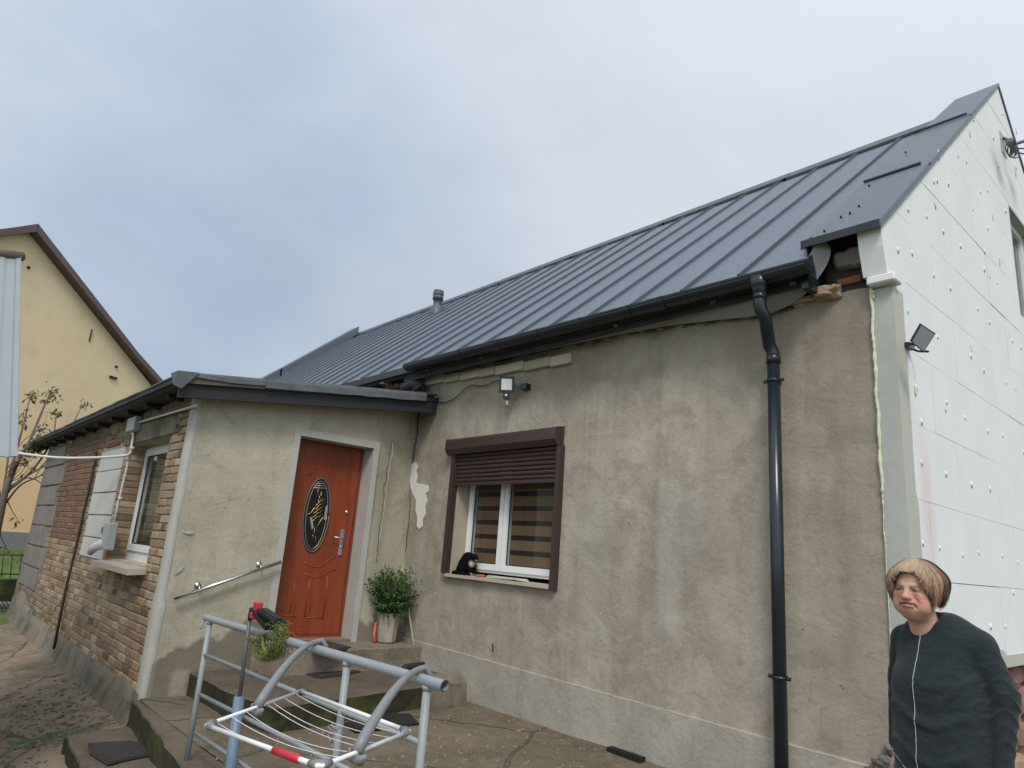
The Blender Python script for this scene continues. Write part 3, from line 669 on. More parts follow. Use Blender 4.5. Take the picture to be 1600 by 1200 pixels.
# ------------------------------------------------------------------ front window with shutter
win = thing('shuttered_window', 'white double window in brown shutter frame with striped blinds', 'window', (-5.35, YW, 1.2))
x0, x1, z0, z1 = HOLE
wy = YW + .17
mb = MB(); mb.box(x0 - .015, x0 + .012, YW + .002, wy + .1, z0, z1); mb.box(x1 - .012, x1 + .015, YW + .002, wy + .1, z0, z1); build(mb, 'reveal', MAT['cream'], win)
mb = MB(); mb.box(x0 + .012, x1 - .012, YW + .01, wy + .1, z1 - .01, z1 + .012); build(mb, 'reveal', MAT['cream'], win)
def frame(mb, a, b, c, d, y0, y1, w):
    mb.box(a, a + w, y0, y1, c, d); mb.box(b - w, b, y0, y1, c, d); mb.box(a + w, b - w, y0, y1, c, c + w); mb.box(a + w, b - w, y0, y1, d - w, d)
fr = MB(); fx0, fx1, fz0, fz1 = x0 + .015, x1 - .015, z0 + .045, z1 - .02
frame(fr, fx0, fx1, fz0, fz1, wy, wy + .07, .045)
ma, mbb = P(785, 800, 'y', wy).x - .0, 0
mid = (P(773, 860, 'y', wy).x + P(796, 860, 'y', wy).x) / 2
frm = build(fr, 'window_frame', MAT['white'], win)
for a, b in ((fx0 + .03, mid - .004), (mid + .004, fx1 - .03)):
    s = MB(); frame(s, a, b, fz0 + .03, fz1 - .03, wy - .018, wy + .05, .062); so = build(s, 'sash', MAT['white'], win)
    s = MB(); frame(s, a + .06, b - .06, fz0 + .09, fz1 - .09, wy + .004, wy + .012, .012); build(s, 'gasket', MAT['gasket'], so)
    s = MB(); s.box(a + .06, b - .06, wy + .013, wy + .019, fz0 + .09, fz1 - .09); build(s, 'pane', MAT['glass'], so)
    # zebra blind: alternate brown and sheer bands
    z = fz0 + .1; k = 0
    while z < fz1 - .1:
        h = .095 if k % 2 == 0 else .055
        s = MB(); s.box(a + .05, b - .05, wy + .055 + .004 * (k % 2), wy + .058 + .004 * (k % 2), z, min(z + h + .004, fz1 - .08)); build(s, 'blind_strip', MAT['blindd'] if k % 2 else MAT['blindb'], win); z += h; k += 1
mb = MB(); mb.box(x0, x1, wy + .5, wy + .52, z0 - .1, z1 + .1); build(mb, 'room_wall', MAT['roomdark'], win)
# outer sill
mb = MB(); mb.box(x0 - .03, x1 + .04, YW - .055, wy + .02, z0 - .028, z0 + .004); build(mb, 'sill', MAT['sill'], win)
# shutter box, guide rails, slats
bx0, bx1 = P(697, 690, 'y', 4.53).x, P(868, 672, 'y', 4.53).x
zt, zb = 2.635, 2.51
mb = MB(); mb.prism([(bx0, YW + .0, zt + .035), (bx0, 4.55, zt + .02), (bx0, 4.53, zt), (bx0, 4.53, zb + .03), (bx0, 4.57, zb - .025), (bx0, YW, zb - .025)], (bx1 - bx0, 0, 0))
for xx in (bx0, bx1): mb.prism([(xx - .004, YW, zt + .04), (xx - .004, 4.548, zt + .024), (xx - .004, 4.526, zt + .002), (xx - .004, 4.526, zb + .028), (xx - .004, 4.568, zb - .03), (xx - .004, YW, zb - .03)], (.008, 0, 0))
build(mb, 'shutter_box', MAT['brown'], win)
rl, rr = (P(700, 800, 'y', 4.6).x, P(708, 800, 'y', 4.6).x), (P(867, 800, 'y', 4.6).x, P(876, 800, 'y', 4.6).x)
zlb = P(701, 896, 'y', 4.6).z; zrb = P(866, 918, 'y', 4.6).z
rl = (rl[0] - .01, rl[0] + .06); rr = (rr[1] - .085, rr[1] - .035)
mb = MB(); mb.box(rl[0], rl[1], 4.585, YW + .004, zlb, zb - .02); build(mb, 'guide_rail', MAT['brown'], win)
mb = MB(); mb.box(rr[0], rr[1], 4.585, YW + .004, zrb - .03, zb - .02); build(mb, 'guide_rail', MAT['brown'], win)
zbot = P(790, 751, 'y', 4.62).z; nsl = 7; hgt_ = (zb - .02 - zbot) / nsl
for k in range(nsl):
    za = zbot + k * hgt_; mb = MB(); mb.prism([(rl[1] - .01, 4.628, za + .003), (rl[1] - .01, 4.616, za + hgt_ * .3), (rl[1] - .01, 4.614, za + hgt_ * .65), (rl[1] - .01, 4.625, za + hgt_ - .002), (rl[1] - .01, 4.635, za + hgt_ - .002), (rl[1] - .01, 4.635, za + .003)], (rr[0] - rl[1] + .02, 0, 0))
    build(mb, 'shutter_slat', MAT['brown'], win)
mb = MB(); mb.box(rl[1], rr[0], 4.612, 4.640, zbot - .035, zbot + .001); build(mb, 'shutter_bottom_bar', MAT['brown'], win)

# plaster chips, cracks on the wall (flaked coat near the inner corner)
def sheet(pts, y, th, name, mat, par, ax='y'):
    mb = MB(); pl = [P(a, b, ax, y) for a, b in pts]
    mb.prism(pl, (0, th, 0) if ax == 'y' else (th, 0, 0)); return build(mb, name, mat, par)
sheet([(644, 724), (650, 722), (653, 729), (650, 737), (652, 746), (650, 754), (657, 757), (661, 756), (669, 759), (670, 766), (665, 772), (667, 784), (664, 792), (665, 803), (660, 812), (660, 822), (655, 827), (651, 822), (652, 808), (649, 797), (650, 781), (645, 772), (641, 760), (640, 745)], YW - .009, .006, 'flaked_patch', MAT['chip'], house)
def jag(pts, r, name, mat, par, ax, val, amp=1.0, step=6):
    q = []
    for (a, b), (c, d) in zip(pts[:-1], pts[1:]):
        n = max(1, int(math.hypot(c - a, d - b) / step))
        for i in range(n): q.append((a + (c - a) * i / n + random.uniform(-amp, amp), b + (d - b) * i / n))
    q.append(pts[-1]); mb = MB(); mb.tube([P(a, b, ax, val) for a, b in q], r, 5); return build(mb, name, mat, par)
jag([(655, 640), (650, 690), (643, 726)], .005, 'joint_crack', MAT['gasket'], house, 'y', YW - .010, .8)
jag([(641, 765), (640, 800), (634, 860), (630, 900)], .004, 'joint_crack', MAT['gasket'], house, 'y', YW - .008, .6)
# ------------------------------------------------------------------ gable insulation
def clip(poly, a, b, c):                      # keep a*y + b*z <= c
    out = []
    for i in range(len(poly)):
        p, q = poly[i], poly[(i + 1) % len(poly)]; fp = a * p[0] + b * p[1] - c; fq = a * q[0] + b * q[1] - c
        if fp <= 0: out.append(p)
        if fp * fq < 0: t = fp / (fp - fq); out.append((p[0] + (q[0] - p[0]) * t, p[1] + (q[1] - p[1]) * t))
    return out
GW = (8.17, 9.1, 4.20, 5.45)
row = 0; z = .98
while z < 7:
    za, zb_ = z, z + .5; off = [0, .55, .22, .8, .4][row % 5]
    y = 4.5 + off - 1
    while y < 12.2:
        ya, yb = max(y, 4.66 if True else 0), min(y + 1.0, 12.1)
        if yb - ya > .05:
            rects = [(ya, yb, za, zb_)]
            if yb > GW[0] and ya < GW[1] and zb_ > GW[2] and za < GW[3]:
                rects = []
                if ya < GW[0]: rects.append((ya, GW[0], za, zb_))
                if yb > GW[1]: rects.append((GW[1], yb, za, zb_))
                a, b = max(ya, GW[0]), min(yb, GW[1])
                if za < GW[2]: rects.append((a, b, za, GW[2]))
                if zb_ > GW[3]: rects.append((a, b, GW[3], zb_))
            for r in rects:
                g = random.choice([.0006, .0012, .002, .003])
                pl = [(r[0] + g, r[2] + g), (r[1] - g, r[2] + g), (r[1] - g, r[3] - g), (r[0] + g, r[3] - g)]
                pl = clip(pl, -SS, 1, SZ - SS * RY - .045); pl = clip(pl, SS, 1, SZ + SS * RY - .045)
                if len(pl) >= 3:
                    e = XG - random.uniform(0, .004)
                    mb = MB(); mb.prism([(XM + .006, a, b) for a, b in pl], (e - XM - .006, 0, 0)); build(mb, 'insulation_board', MAT['eps'], house)
        y += 1.0
    z += .5; row += 1
mb = MB(); full_ = [(4.67, .98), (12.0, .98), (12.0, 3.6), (RY, SZ - .1), (4.67, 3.6)]
for cl in ([(1, 0, GW[0] - .01)], [(-1, 0, -GW[1] - .01)], [(-1, 0, -GW[0] + .01), (1, 0, GW[1] + .01), (0, 1, GW[2] - .01)], [(-1, 0, -GW[0] + .01), (1, 0, GW[1] + .01), (0, -1, -GW[3] - .01)]):
    pl_ = full_
    for c_ in cl: pl_ = clip(pl_, *c_)
    if len(pl_) > 2: mb.prism([(XM - .01, y, z) for y, z in pl_], (.07, 0, 0))
build(mb, 'adhesive_layer', MAT['foam'], house)
# window in the gable
gw = thing('gable_window', 'narrow window set deep in the white insulated gable', 'window', (XM, 8.4, GW[2]))
mb = MB(); mb.box(XM - .25, XG - .003, GW[0] - .008, GW[0] + .012, GW[2], GW[3]); mb.box(XM - .25, XG - .003, GW[1] - .012, GW[1] + .008, GW[2], GW[3]); mb.box(XM - .25, XG - .003, GW[0] + .012, GW[1] - .012, GW[2] - .008, GW[2] + .012); mb.box(XM - .25, XG - .003, GW[0] + .012, GW[1] - .012, GW[3] - .012, GW[3] + .008)
build(mb, 'reveal', MAT['adhesive'], gw)
mb = MB(); X = XM + .0
for a, b, c, d in ((GW[0] + .012, GW[0] + .08, GW[2], GW[3]), (GW[1] - .08, GW[1] - .012, GW[2], GW[3]), (GW[0] + .08, GW[1] - .08, GW[2], GW[2] + .08), (GW[0] + .08, GW[1] - .08, GW[3] - .08, GW[3])): mb.box(X - .01, X + .05, a, b, c, d)
build(mb, 'window_frame', MAT['white'], gw)
mb = MB(); mb.box(X + .012, X + .018, GW[0] + .08, GW[1] - .08, GW[2] + .08, GW[3] - .08); build(mb, 'pane', MAT['glass'], gw)
mb = MB(); mb.box(X + .001, X + .008, GW[0] + .02, GW[1] - .02, GW[2] + .02, GW[3] - .02); build(mb, 'blind', MAT['blindd'], gw)
# corner: grey return face, beige strip, foam bead, end blocks
mb = MB(); v = []
zsn = [.02 + i * (3.36 - .02) / 40 for i in range(41)]
xl = lambda z: XM - .003 + .006 * MN.noise(Vector((0, z * 4, 0)))
for z in zsn: v += [(xl(z), YW - .012 + .004 * MN.noise(Vector((1, z * 3, 0))), z), ((XM + XG) / 2, YW - .016 + .006 * MN.noise(Vector((5, z * 5, 0))), z), (XG + .004, YW - .010, z)]
mb.add(v, [(i * 3 + j, i * 3 + j + 1, (i + 1) * 3 + j + 1, (i + 1) * 3 + j) for i in range(40) for j in range(2)], None, True)
build(mb, 'corner_return', MAT['adhesive'], house)
mb = MB(); v = []
for z in zsn: v += [(XG + .004, YW - .010, z), (XG + .006, YW + .16 + .012 * MN.noise(Vector((9, z * 2.5, 0))) + (.03 if z < 2 else 0), z), (XG - .004, YW + .175 + .012 * MN.noise(Vector((9, z * 2.5, 0))) + (.03 if z < 2 else 0), z)]
mb.add(v, [(i * 3 + j, i * 3 + j + 1, (i + 1) * 3 + j + 1, (i + 1) * 3 + j) for i in range(40) for j in range(2)], None, False)
build(mb, 'corner_strip', MAT['adhesive2'], house)
mb = MB(); mb.box(XM + .012, XG - .002, YW - .006, YW + .06, .0, 3.36); build(mb, 'insulation_edge', MAT['eps'], house)
mb = MB(); mb.bevbox(XM + .0, XG + .045, YW - .085, YW + .05, 3.375, 3.435, .01); build(mb, 'insulation_block', MAT['eps'], house)
mb = MB(); mb.prism([(XM - .02, YW - .07, 3.44), (XM - .02, YW - .12, 3.62), (XM - .02, YW - .14, zs(YW - .14) - .05), (XM - .02, YW + .05, zs(YW + .05) - .05), (XM - .02, YW + .05, 3.44)], (XG - XM + .018, 0, 0)); build(mb, 'insulation_block', MAT['eps'], house)
mb = MB(); pts = []; rr_ = []
for i in range(150):
    z = .5 + i * (3.36 - .5) / 149; pts.append((XM + .004 + .008 * MN.noise(Vector((3, z * 7, 0))), YW - .016 + .004 * MN.noise(Vector((8, z * 9, 0))), z))
    rr_.append(max(.002, .0045 + .007 * MN.noise(Vector((z * 12, 0, 2))) + .008 * MN.noise(Vector((z * 37, 0, 2))) + (.006 if z > 2 else -.002)))
mb.tube(pts, rr_, 8)
for i in range(46):
    t_ = random.random(); px, py, r = 1352 + 14 * t_ + random.gauss(0, 2.2), 378 + 95 * t_, random.uniform(.008, .015)
    q = P(px, py, 'y', YW - .06 if py < 420 else YW - .02); r *= random.uniform(.4, 1); mb.lathe(q, [(r * .3, -r), (r * .9, -r * .5), (r * random.uniform(.8, 1.1), r * .3), (r * .3, r)], 7, lump=.3)
build(mb, 'foam_bead', MAT['foam'], house)
# foam plugs over the wall fixings
plugs = [(1497,243),(1532,300),(1510,252),(1560,260),(1557,259),(1464,282),(1482,287),(1528,300),(1459,283),(1483,289),(1543,297),(1448,338),(1474,361),(1419,327),(1501,384),(1538,392),(1403,390),(1425,395),(1520,327),(1543,356),(1571,329),(1568,331),
 (1459,430),(1485,450),(1538,420),(1558,441),(1418,485),(1465,526),(1528,482),(1546,503),(1517,555),(1537,578),(1582,532),(1595,542),(1432,605),(1479,628),(1508,652),(1543,673),(1567,680),(1572,597),(1587,607),(1440,722),(1478,740),(1518,756),(1547,763),(1508,650),(1442,848),(1468,855),(1504,867),(1529,863),(1566,868),(1590,878),(1583,925),(1548,978),(1571,978),(1440,658),(1599,706),(1552,215),(1521,187),(1566,178)]
mb = MB(); prof = [(.021, -.02), (.022, .005), (.018, .008), (.006, .009)]
mb.lathe((0, 0, 0), prof, 12, axis='x'); me = mb.mesh('foam_plug', MAT['eps']); hm_ = MB(); hm_.lathe((0, 0, 0), [(.024, -.006), (.024, .0)], 12, axis='x'); plug_shadow_me = hm_.mesh('plug_shadow', MAT['adhesive'])
done = []
for px, py in plugs:
    if any(abs(px - a) < 5 and abs(py - b) < 5 for a, b in done): continue
    done.append((px, py)); q = P(px, py, 'x', XG); o = link('foam_plug', me, house, q)
    o.rotation_euler = (random.uniform(-.2, .2), random.uniform(-.2, .05), random.uniform(-.2, .2)); s = random.uniform(.5, .85); o.scale = (s, s * .8, s * 1.1)
    hole = link('plug_shadow', plug_shadow_me, o, q + Vector((.0012, .004, -.010 * s))); hole.scale = (1, s * .75, s * 1.25)  # grey disc set low behind each plug paints its shadow crescent
def hsheet(pts, name, mat, th=.004):
    mb = MB(); mb.prism([P(a, b, 'x', XG + .001) for a, b in pts], (th, 0, 0)); return build(mb, name, mat, house)
for i, (px, py, s) in enumerate([(1467,242,1.6),(1588,205,1.5),(1516,208,1.2),(1441,272,1.2),(1462,320,1.),(1562,408,1.5),(1552,340,1.),(1587,270,1.6),(1588,262,1),(1431,610,1.2),(1518,545,1.1),(1547,432,.8),(1478,640,.8)]):
    q = P(px, py, 'x', XG + .002); lump(q, (.005, .012 * s, .03 * s), MAT['foam'], 'foam_smear', house, 40 + i, amp=.7, sub=2)
# base of the gable
mb = MB(); pts = [(4.66, .90), (12.1, .90)]
top_ = [(y, .985 + .05 * (MN.noise(Vector((y * 2.3, 0, 0))) > .1) + .03 * MN.noise(Vector((y * 6, 1, 0)))) for y in np.linspace(12.1, 4.66, 90)]
mb.prism([(XG - .06, a, b) for a, b in pts + top_], (.066, 0, 0)); build(mb, 'adhesive_band', MAT['adhesive2'], house)
mb = MB(); mb.box(XM - .05, XM + .02, 4.70, 12.1, -.3, .9); build(mb, 'gable_plinth', MAT['pinkbrick'], house)
y = 4.75; i = 0
while y < 8.5:
    z = 0.0
    h0 = random.uniform(.2, .28)
    for r in range(4):
        h = [.24, .22, .25, .17][r]
        w = .33; lump((XM + .03, y + w / 2 + .1 * (r % 2), z + h / 2), (.045, w / 2 * .97, h / 2 * .97), MAT['pinkbrick'] if (i + r) % 2 or r == 3 else MAT['rubble'], 'plinth_stone', house, i * 3 + r, amp=.16, sub=2); z += h
    y += .34; i += 1

# ------------------------------------------------------------------ annexe
annex = thing('annexe', 'low brick and render annexe with felt roof and orange door', 'house', (-10.9, 3.3, 0))
DH = (3.085, 3.975, .45, 2.505)
topz = lambda y: 2.74 + (y - YB) * .143
def mpa(u, v, d):
    z = v if v < 2.56 else 2.56 + (v - 2.56) * (topz(u) - 2.56) / (3.12 - 2.56)
    if u > 3.98: d -= .21 * (u - 3.98) / .67 * max(0, min(1, (z - .35) / 1.5))
    return (XA + d, u, z)
mb = gwall(mpa, YB, YW - .002, -.15, 3.12, DH, .06, .006, 9.0)
mb.box(XA - .3, XA - .03, YB + .02, DH[0] - .02, -.3, 2.7); mb.box(XA - .55, XA - .26, DH[1] + .02, YW - .02, -.3, 2.7); mb.box(XA - .3, XA - .03, DH[0] - .02, DH[1] + .02, DH[3] + .02, 2.72)
build(mb, 'door_wall', MAT['annex'], annex)
mb = MB(); mb.box(XA - .3, XA + .004, DH[0] - .004, DH[1] + .004, DH[2] - .4, DH[2]); build(mb, 'threshold', MAT['landing'], annex)
# pale bands around the doorway and on the corner
mb = MB(); w = .075
mb.box(XA - .2, XA + .008, DH[0] - w, DH[0] + .0, DH[2] - .05, DH[3] + w); mb.box(XA - .26, XA + .008, DH[1], DH[1] + w * .9, DH[2] - .03, DH[3] + w); mb.box(XA - .2, XA + .008, DH[0], DH[1], DH[3], DH[3] + w)
build(mb, 'door_surround', MAT['cement'], annex)
mb = MB(); v = []
for i in range(45):
    z = -.12 + i * (2.72 + .12) / 44; a = .012 * MN.noise(Vector((z * 3, 4, 0)))
    v += [(XA - .10 + a - .04 * (z < .9), YB - .008, z), (XA + .004, YB - .014, z), (XA + .009, YB + .045 + a + (.02 if 0.3 < z < .8 else 0), z), (XA + .001, YB + .055 + a + (.02 if 0.3 < z < .8 else 0), z)]
mb.add(v, [(i * 4 + j, i * 4 + j + 1, (i + 1) * 4 + j + 1, (i + 1) * 4 + j) for i in range(44) for j in range(3)], None, True); build(mb, 'corner_render', MAT['cement'], annex)
jag([(612, 690), (606, 725), (600, 770), (596, 810), (591, 850), (588, 878)], .0035, 'crack', MAT['gasket'], annex, 'x', XA + .010, 1.6)
jag([(615, 692), (609, 727), (603, 772), (598, 812), (592, 852)], .0045, 'crack_edge', MAT['cement'], annex, 'x', XA + .009, 1.6)
for px, py, a, b in ((292, 832, .10, .022), (430, 889, .05, .03)):
    pass
def blot(px, py, a, b, name, mat, rot=0):
    mb = MB(); q = P(px, py, 'x', XA + .006); pl = []
    for k in range(14):
        t = 2 * math.pi * k / 14; r = 1 + .3 * random.uniform(-1, 1); u, v_ = a * r * math.cos(t), b * r * math.sin(t)
        pl.append(q + Vector((0, u * math.cos(rot) - v_ * math.sin(rot), u * math.sin(rot) + v_ * math.cos(rot))))
    mb.prism(pl, (.003, 0, 0)); return build(mb, name, mat, annex)
blot(294, 832, .05, .013, 'plaster_scrape', MAT['cement'])
blot(281, 890, .05, .015, 'plaster_scrape', MAT['cement'], .9)
for px, py in ((345, 663), (388, 780), (350, 791), (448, 659)): blot(px, py, .008, .006, 'wall_plug', MAT['cement'])
# door
door = thing('front_door', 'orange brown front door with an oval leaded glass', 'door', (XA - .2, 3.53, DH[2]))
DX = XA - .20
mb = MB(); mb.box(DX - .06, DX - .012, DH[0] + .0, DH[0] + .05, DH[2], DH[3]); mb.box(DX - .06, DX - .012, DH[1] - .05, DH[1], DH[2], DH[3]); mb.box(DX - .06, DX - .012, DH[0] + .05, DH[1] - .05, DH[3] - .05, DH[3]); mb.box(DX - .06, DX - .005, DH[0] + .0, DH[1], DH[2], DH[2] + .03)
build(mb, 'door_frame', MAT['door'], door)
mb = MB(); mb.box(DX - .04, DX, DH[0] + .03, DH[1] - .045, DH[2] + .032, DH[3] - .03); leaf = build(mb, 'door_leaf', MAT['door'], door)
mb = MB(); mb.box(DX - .02, DX - .010, DH[1] - .045, DH[1] - .03, DH[2] + .03, DH[3] - .03); build(mb, 'door_seal', MAT['gasket'], door)
oc = P(494, 806, 'x', DX); ot = P(504, 748, 'x', DX); ob = P(484, 862, 'x', DX); ow = abs(P(515, 800, 'x', DX).y - P(473, 812, 'x', DX).y) / 2; oh = (ot.z - ob.z) / 2
ov = lambda t, k=1.0, dx=0: Vector((DX + dx, oc.y + ow * k * math.cos(t), (ot.z + ob.z) / 2 + oh * (1 - (1 - k) * ow / oh if k != 1 else 1) * math.sin(t)))
N = 48
for k_, r_, nm in ((1.0, .013, 'oval_frame'),):
    mb = MB(); mb.tube([ov(2 * math.pi * i / N, 1.0, .006) for i in range(N + 1)], .010, 8); build(mb, nm, MAT['polegrey'], leaf)
mb = MB(); mb.prism([ov(2 * math.pi * i / N, .97, .002) for i in range(N)], (.003, 0, 0)); build(mb, 'oval_glass', MAT['ovalglass'], leaf)
mb = MB(); mb.tube([ov(2 * math.pi * i / N, .80, .007) for i in range(N + 1)], .004, 5)
zc = (ot.z + ob.z) / 2
def wig(pts, r=.0038): mb.tube([Vector((DX + .008, oc.y + a * ow, zc + b * oh)) for a, b in pts], r, 5)
for s in range(5):
    z_ = -.18 + s * .11; wig([(-.42 + s * .05, z_ - .02), (-.15 + s * .03, z_ + .03), (.02 + s * .03, z_ + .12), (.2, z_ + .13), (.34, z_ + .2)])
wig([(-.75, -.02), (-.5, .02), (-.3, .15), (-.1, .25)]); wig([(.75, -.02), (.5, -.06), (.3, -.2), (.1, -.35)])
wig([(-.1, .72), (-.2, .6), (0, .5), (.15, .55), (.1, .65)]); wig([(0, .5), (.1, .42), (.35, .4), (.5, .45)]); wig([(-.1, -.55), (0, -.62), (.15, -.58), (.2, -.7)]); wig([(0, .42), (-.02, .3)]); wig([(0, -.35), (0, -.55)])
build(mb, 'leading', MAT['gold'], leaf)
mb = MB()
for b, c in ((.80, .25), (.74, .4), (.86, .15)): mb.tube([Vector((DX + .008, oc.y - c * ow * 1.4, zc + (b - .02) * oh)), Vector((DX + .008, oc.y + c * ow * 1.4, zc + (b + .01) * oh))], .0045, 5)
mb.prism([Vector((DX + .005, oc.y + a * ow, zc + b * oh)) for a, b in ((-.5, -.08), (-.3, -.1), (-.12, -.33), (-.2, -.42), (-.35, -.25))], (.003, 0, 0))
mb.prism([Vector((DX + .005, oc.y + a * ow, zc + b * oh)) for a, b in ((.62, .25), (.78, .3), (.80, -.1), (.62, -.12))], (.003, 0, 0))
build(mb, 'bevelled_glass', MAT['lead'], leaf)
def doorline(pts, r=.006):
    mb.tube([P(a, b, 'x', DX + .001) for a, b in pts], r, 6)
mb = MB()
doorline([(474, 878), (488, 886), (500, 886), (512, 876), (524, 870)]); doorline([(476, 896), (490, 903), (502, 900), (512, 892), (525, 890)])

doorline([(442, 962), (464, 964)]); doorline([(478, 965), (504, 966)]); doorline([(462, 910), (458, 930), (452, 960)]); doorline([(484, 905), (480, 930), (476, 964)]); doorline([(512, 900), (509, 930), (504, 966)])
doorline([(484, 742), (495, 732)]); doorline([(480, 742), (490, 735)])
build(mb, 'door_moulding', MAT['door'], leaf)
hp = P(533, 846, 'x', DX)
mb = MB(); mb.bevbox(DX, DX + .014, hp.y - .024, hp.y + .022, hp.z - .15, hp.z + .13, .004); mb.tube([(DX + .014, hp.y, hp.z + .035), (DX + .055, hp.y, hp.z + .035), (DX + .058, hp.y - .03, hp.z + .035), (DX + .055, hp.y - .12, hp.z + .04)], .010, 8)
mb.lathe((DX + .012, hp.y, hp.z - .06), [(.014, 0), (.014, .012)], 12, axis='x'); build(mb, 'handle', MAT['zinc'], leaf)
q = P(541, 800, 'x', DX); mb = MB(); mb.lathe(q, [(.022, 0), (.022, .012), (.012, .022)], 14, axis='x'); build(mb, 'lock', MAT['chrome'], leaf)
# annexe roof
RX0, RX1, RY0 = -16.4, -6.62, 1.735
rz_ = lambda y: 2.835 + (y - RY0) * .138
mb = MB(); mb.prism([(RX1 - .02, RY0 + .02, rz_(RY0) - .03), (RX1 - .02, 4.63, rz_(4.63) - .03), (RX1 - .02, 4.63, rz_(4.63) - .075), (RX1 - .02, RY0 + .02, rz_(RY0) - .075)], (RX0 - RX1 + .04, 0, 0)); build(mb, 'roof_boarding', MAT['feltdark'], annex)
mb = MB(); n = 60; v = []
ys_ = [RY0 - .01, RY0 + .4, 2.8, 3.7, 4.6]
for i in range(n + 1):
    xx = RX0 + (RX1 - RX0) * i / n
    for y in ys_: v.append((xx, y + (.012 * MN.noise(Vector((xx * 2, 0, 0))) if y < 1.8 else 0), rz_(y) + .012 * MN.noise(Vector((xx * 1.3, y, 0))) + (.02 if i == n else 0)))
mb.add(v, [(i * 5 + j, i * 5 + j + 1, (i + 1) * 5 + j + 1, (i + 1) * 5 + j) for i in range(n) for j in range(4)], None, True)
ro = build(mb, 'roof_felt', MAT['felt'], annex); sm = ro.modifiers.new('s', 'SOLIDIFY'); sm.thickness = .02
# felt edge over the door side in three lengths, drooping a little
for a, b, h, o in ((RY0 - .01, 2.55, .035, .0), (2.53, 3.62, .10, .004), (3.60, 4.44, .105, .0)):
    mb = MB(); v = []; m = 14
    for i in range(m + 1):
        y = a + (b - a) * i / m; w_ = .006 * MN.noise(Vector((y * 6, 0, 3))); zt_ = rz_(y) + .022
        hh_ = h * (1 + .08 * MN.noise(Vector((y * 4, 0, 7)))) + (0.04 * min(1, i / 8) if a < 2 else 0)
        v += [(RX1 - .12, y, zt_), (RX1 + o, y, zt_ - .004), (RX1 + .010 + o + w_, y, zt_ - hh_ * .35), (RX1 + .012 + o - w_, y, zt_ - hh_), (RX1 - .02, y, zt_ - hh_)]
    mb.add(v, [(i * 5 + j, i * 5 + j + 1, (i + 1) * 5 + j + 1, (i + 1) * 5 + j) for i in range(m) for j in range(4)], None, False); build(mb, 'felt_edge', MAT['felt'], annex)
def yprism(y0, y1, x0_, x1_, lo, hi, name, mat):
    mb = MB(); mb.prism([(x0_, y0, rz_(y0) + lo), (x0_, y1, rz_(y1) + lo), (x0_, y1, rz_(y1) + hi), (x0_, y0, rz_(y0) + hi)], (x1_ - x0_, 0, 0)); return build(mb, name, mat, annex)
yprism(RY0 + .03, 3.2, RX1 - .03, RX1 - .004, -.085, -.02, 'barge_board', MAT['oldwood'])
yprism(RY0 + .03, 4.62, RX1 - .08, RX1 - .035, -.215, -.03, 'barge_board', MAT['feltdark'])
yprism(YB - .05, 4.62, XA - .02, RX1 - .085, -.12, -.09, 'soffit', MAT['feltdark'])
# eaves over the brick side
mb = MB(); mb.box(RX0, RX1 - .05, RY0, RY0 + .03, rz_(RY0) - .065, rz_(RY0) - .02); build(mb, 'eaves_fascia', MAT['feltdark'], annex)
mb = MB(); mb.box(RX0 + .05, RX1 - .06, RY0 + .03, YB + .05, rz_(RY0) - .09, rz_(RY0) - .07); build(mb, 'soffit', MAT['feltdark'], annex)
xx = -15.9
while xx < -7.0:
    mb = MB(); mb.box(xx, xx + .07, RY0 + .10, YB, rz_(RY0) - .14, rz_(RY0) - .092); build(mb, 'rafter', MAT['feltdark'], annex); xx += .78
mb = MB(); cz = rz_(RY0) + .02   # folded felt corner
mb.add([(RX1 + .012, RY0 - .02, cz), (RX1 + .014, RY0 + .16, cz + .02), (RX1 + .016, RY0 + .03, cz - .16), (RX1 - .18, RY0 - .025, cz), (RX1 - .02, RY0 - .03, cz - .13)], [(0, 1, 2), (0, 2, 4), (0, 4, 3)]); fl = build(mb, 'felt_flap', MAT['felt'], annex); sm = fl.modifiers.new('s', 'SOLIDIFY'); sm.thickness = .008
# crumpled felt at the junction with the main wall
q = P(655, 606, 'y', 4.52); mb = MB()
mb.tube([q + Vector((-.28, -.05, .02)), q + Vector((-.1, -.03, .05)), q + Vector((.02, 0, .02)), q + Vector((.09, .02, -.03))], [.05, .07, .06, .02], 9); mb.tube([q + Vector((.02, -.08, -.06)), q + Vector((.10, -.05, .0)), q + Vector((.13, -.02, .04))], [.03, .022, .010], 8)
build(mb, 'crumpled_felt', MAT['feltdark'], annex)
mb = MB(); mb.box(-15.0, XA - .03, YB + .06, YB + .3, -.4, 2.79); mb.box(-15.0, -14.8, YB + .3, 4.6, -.4, 2.9); 
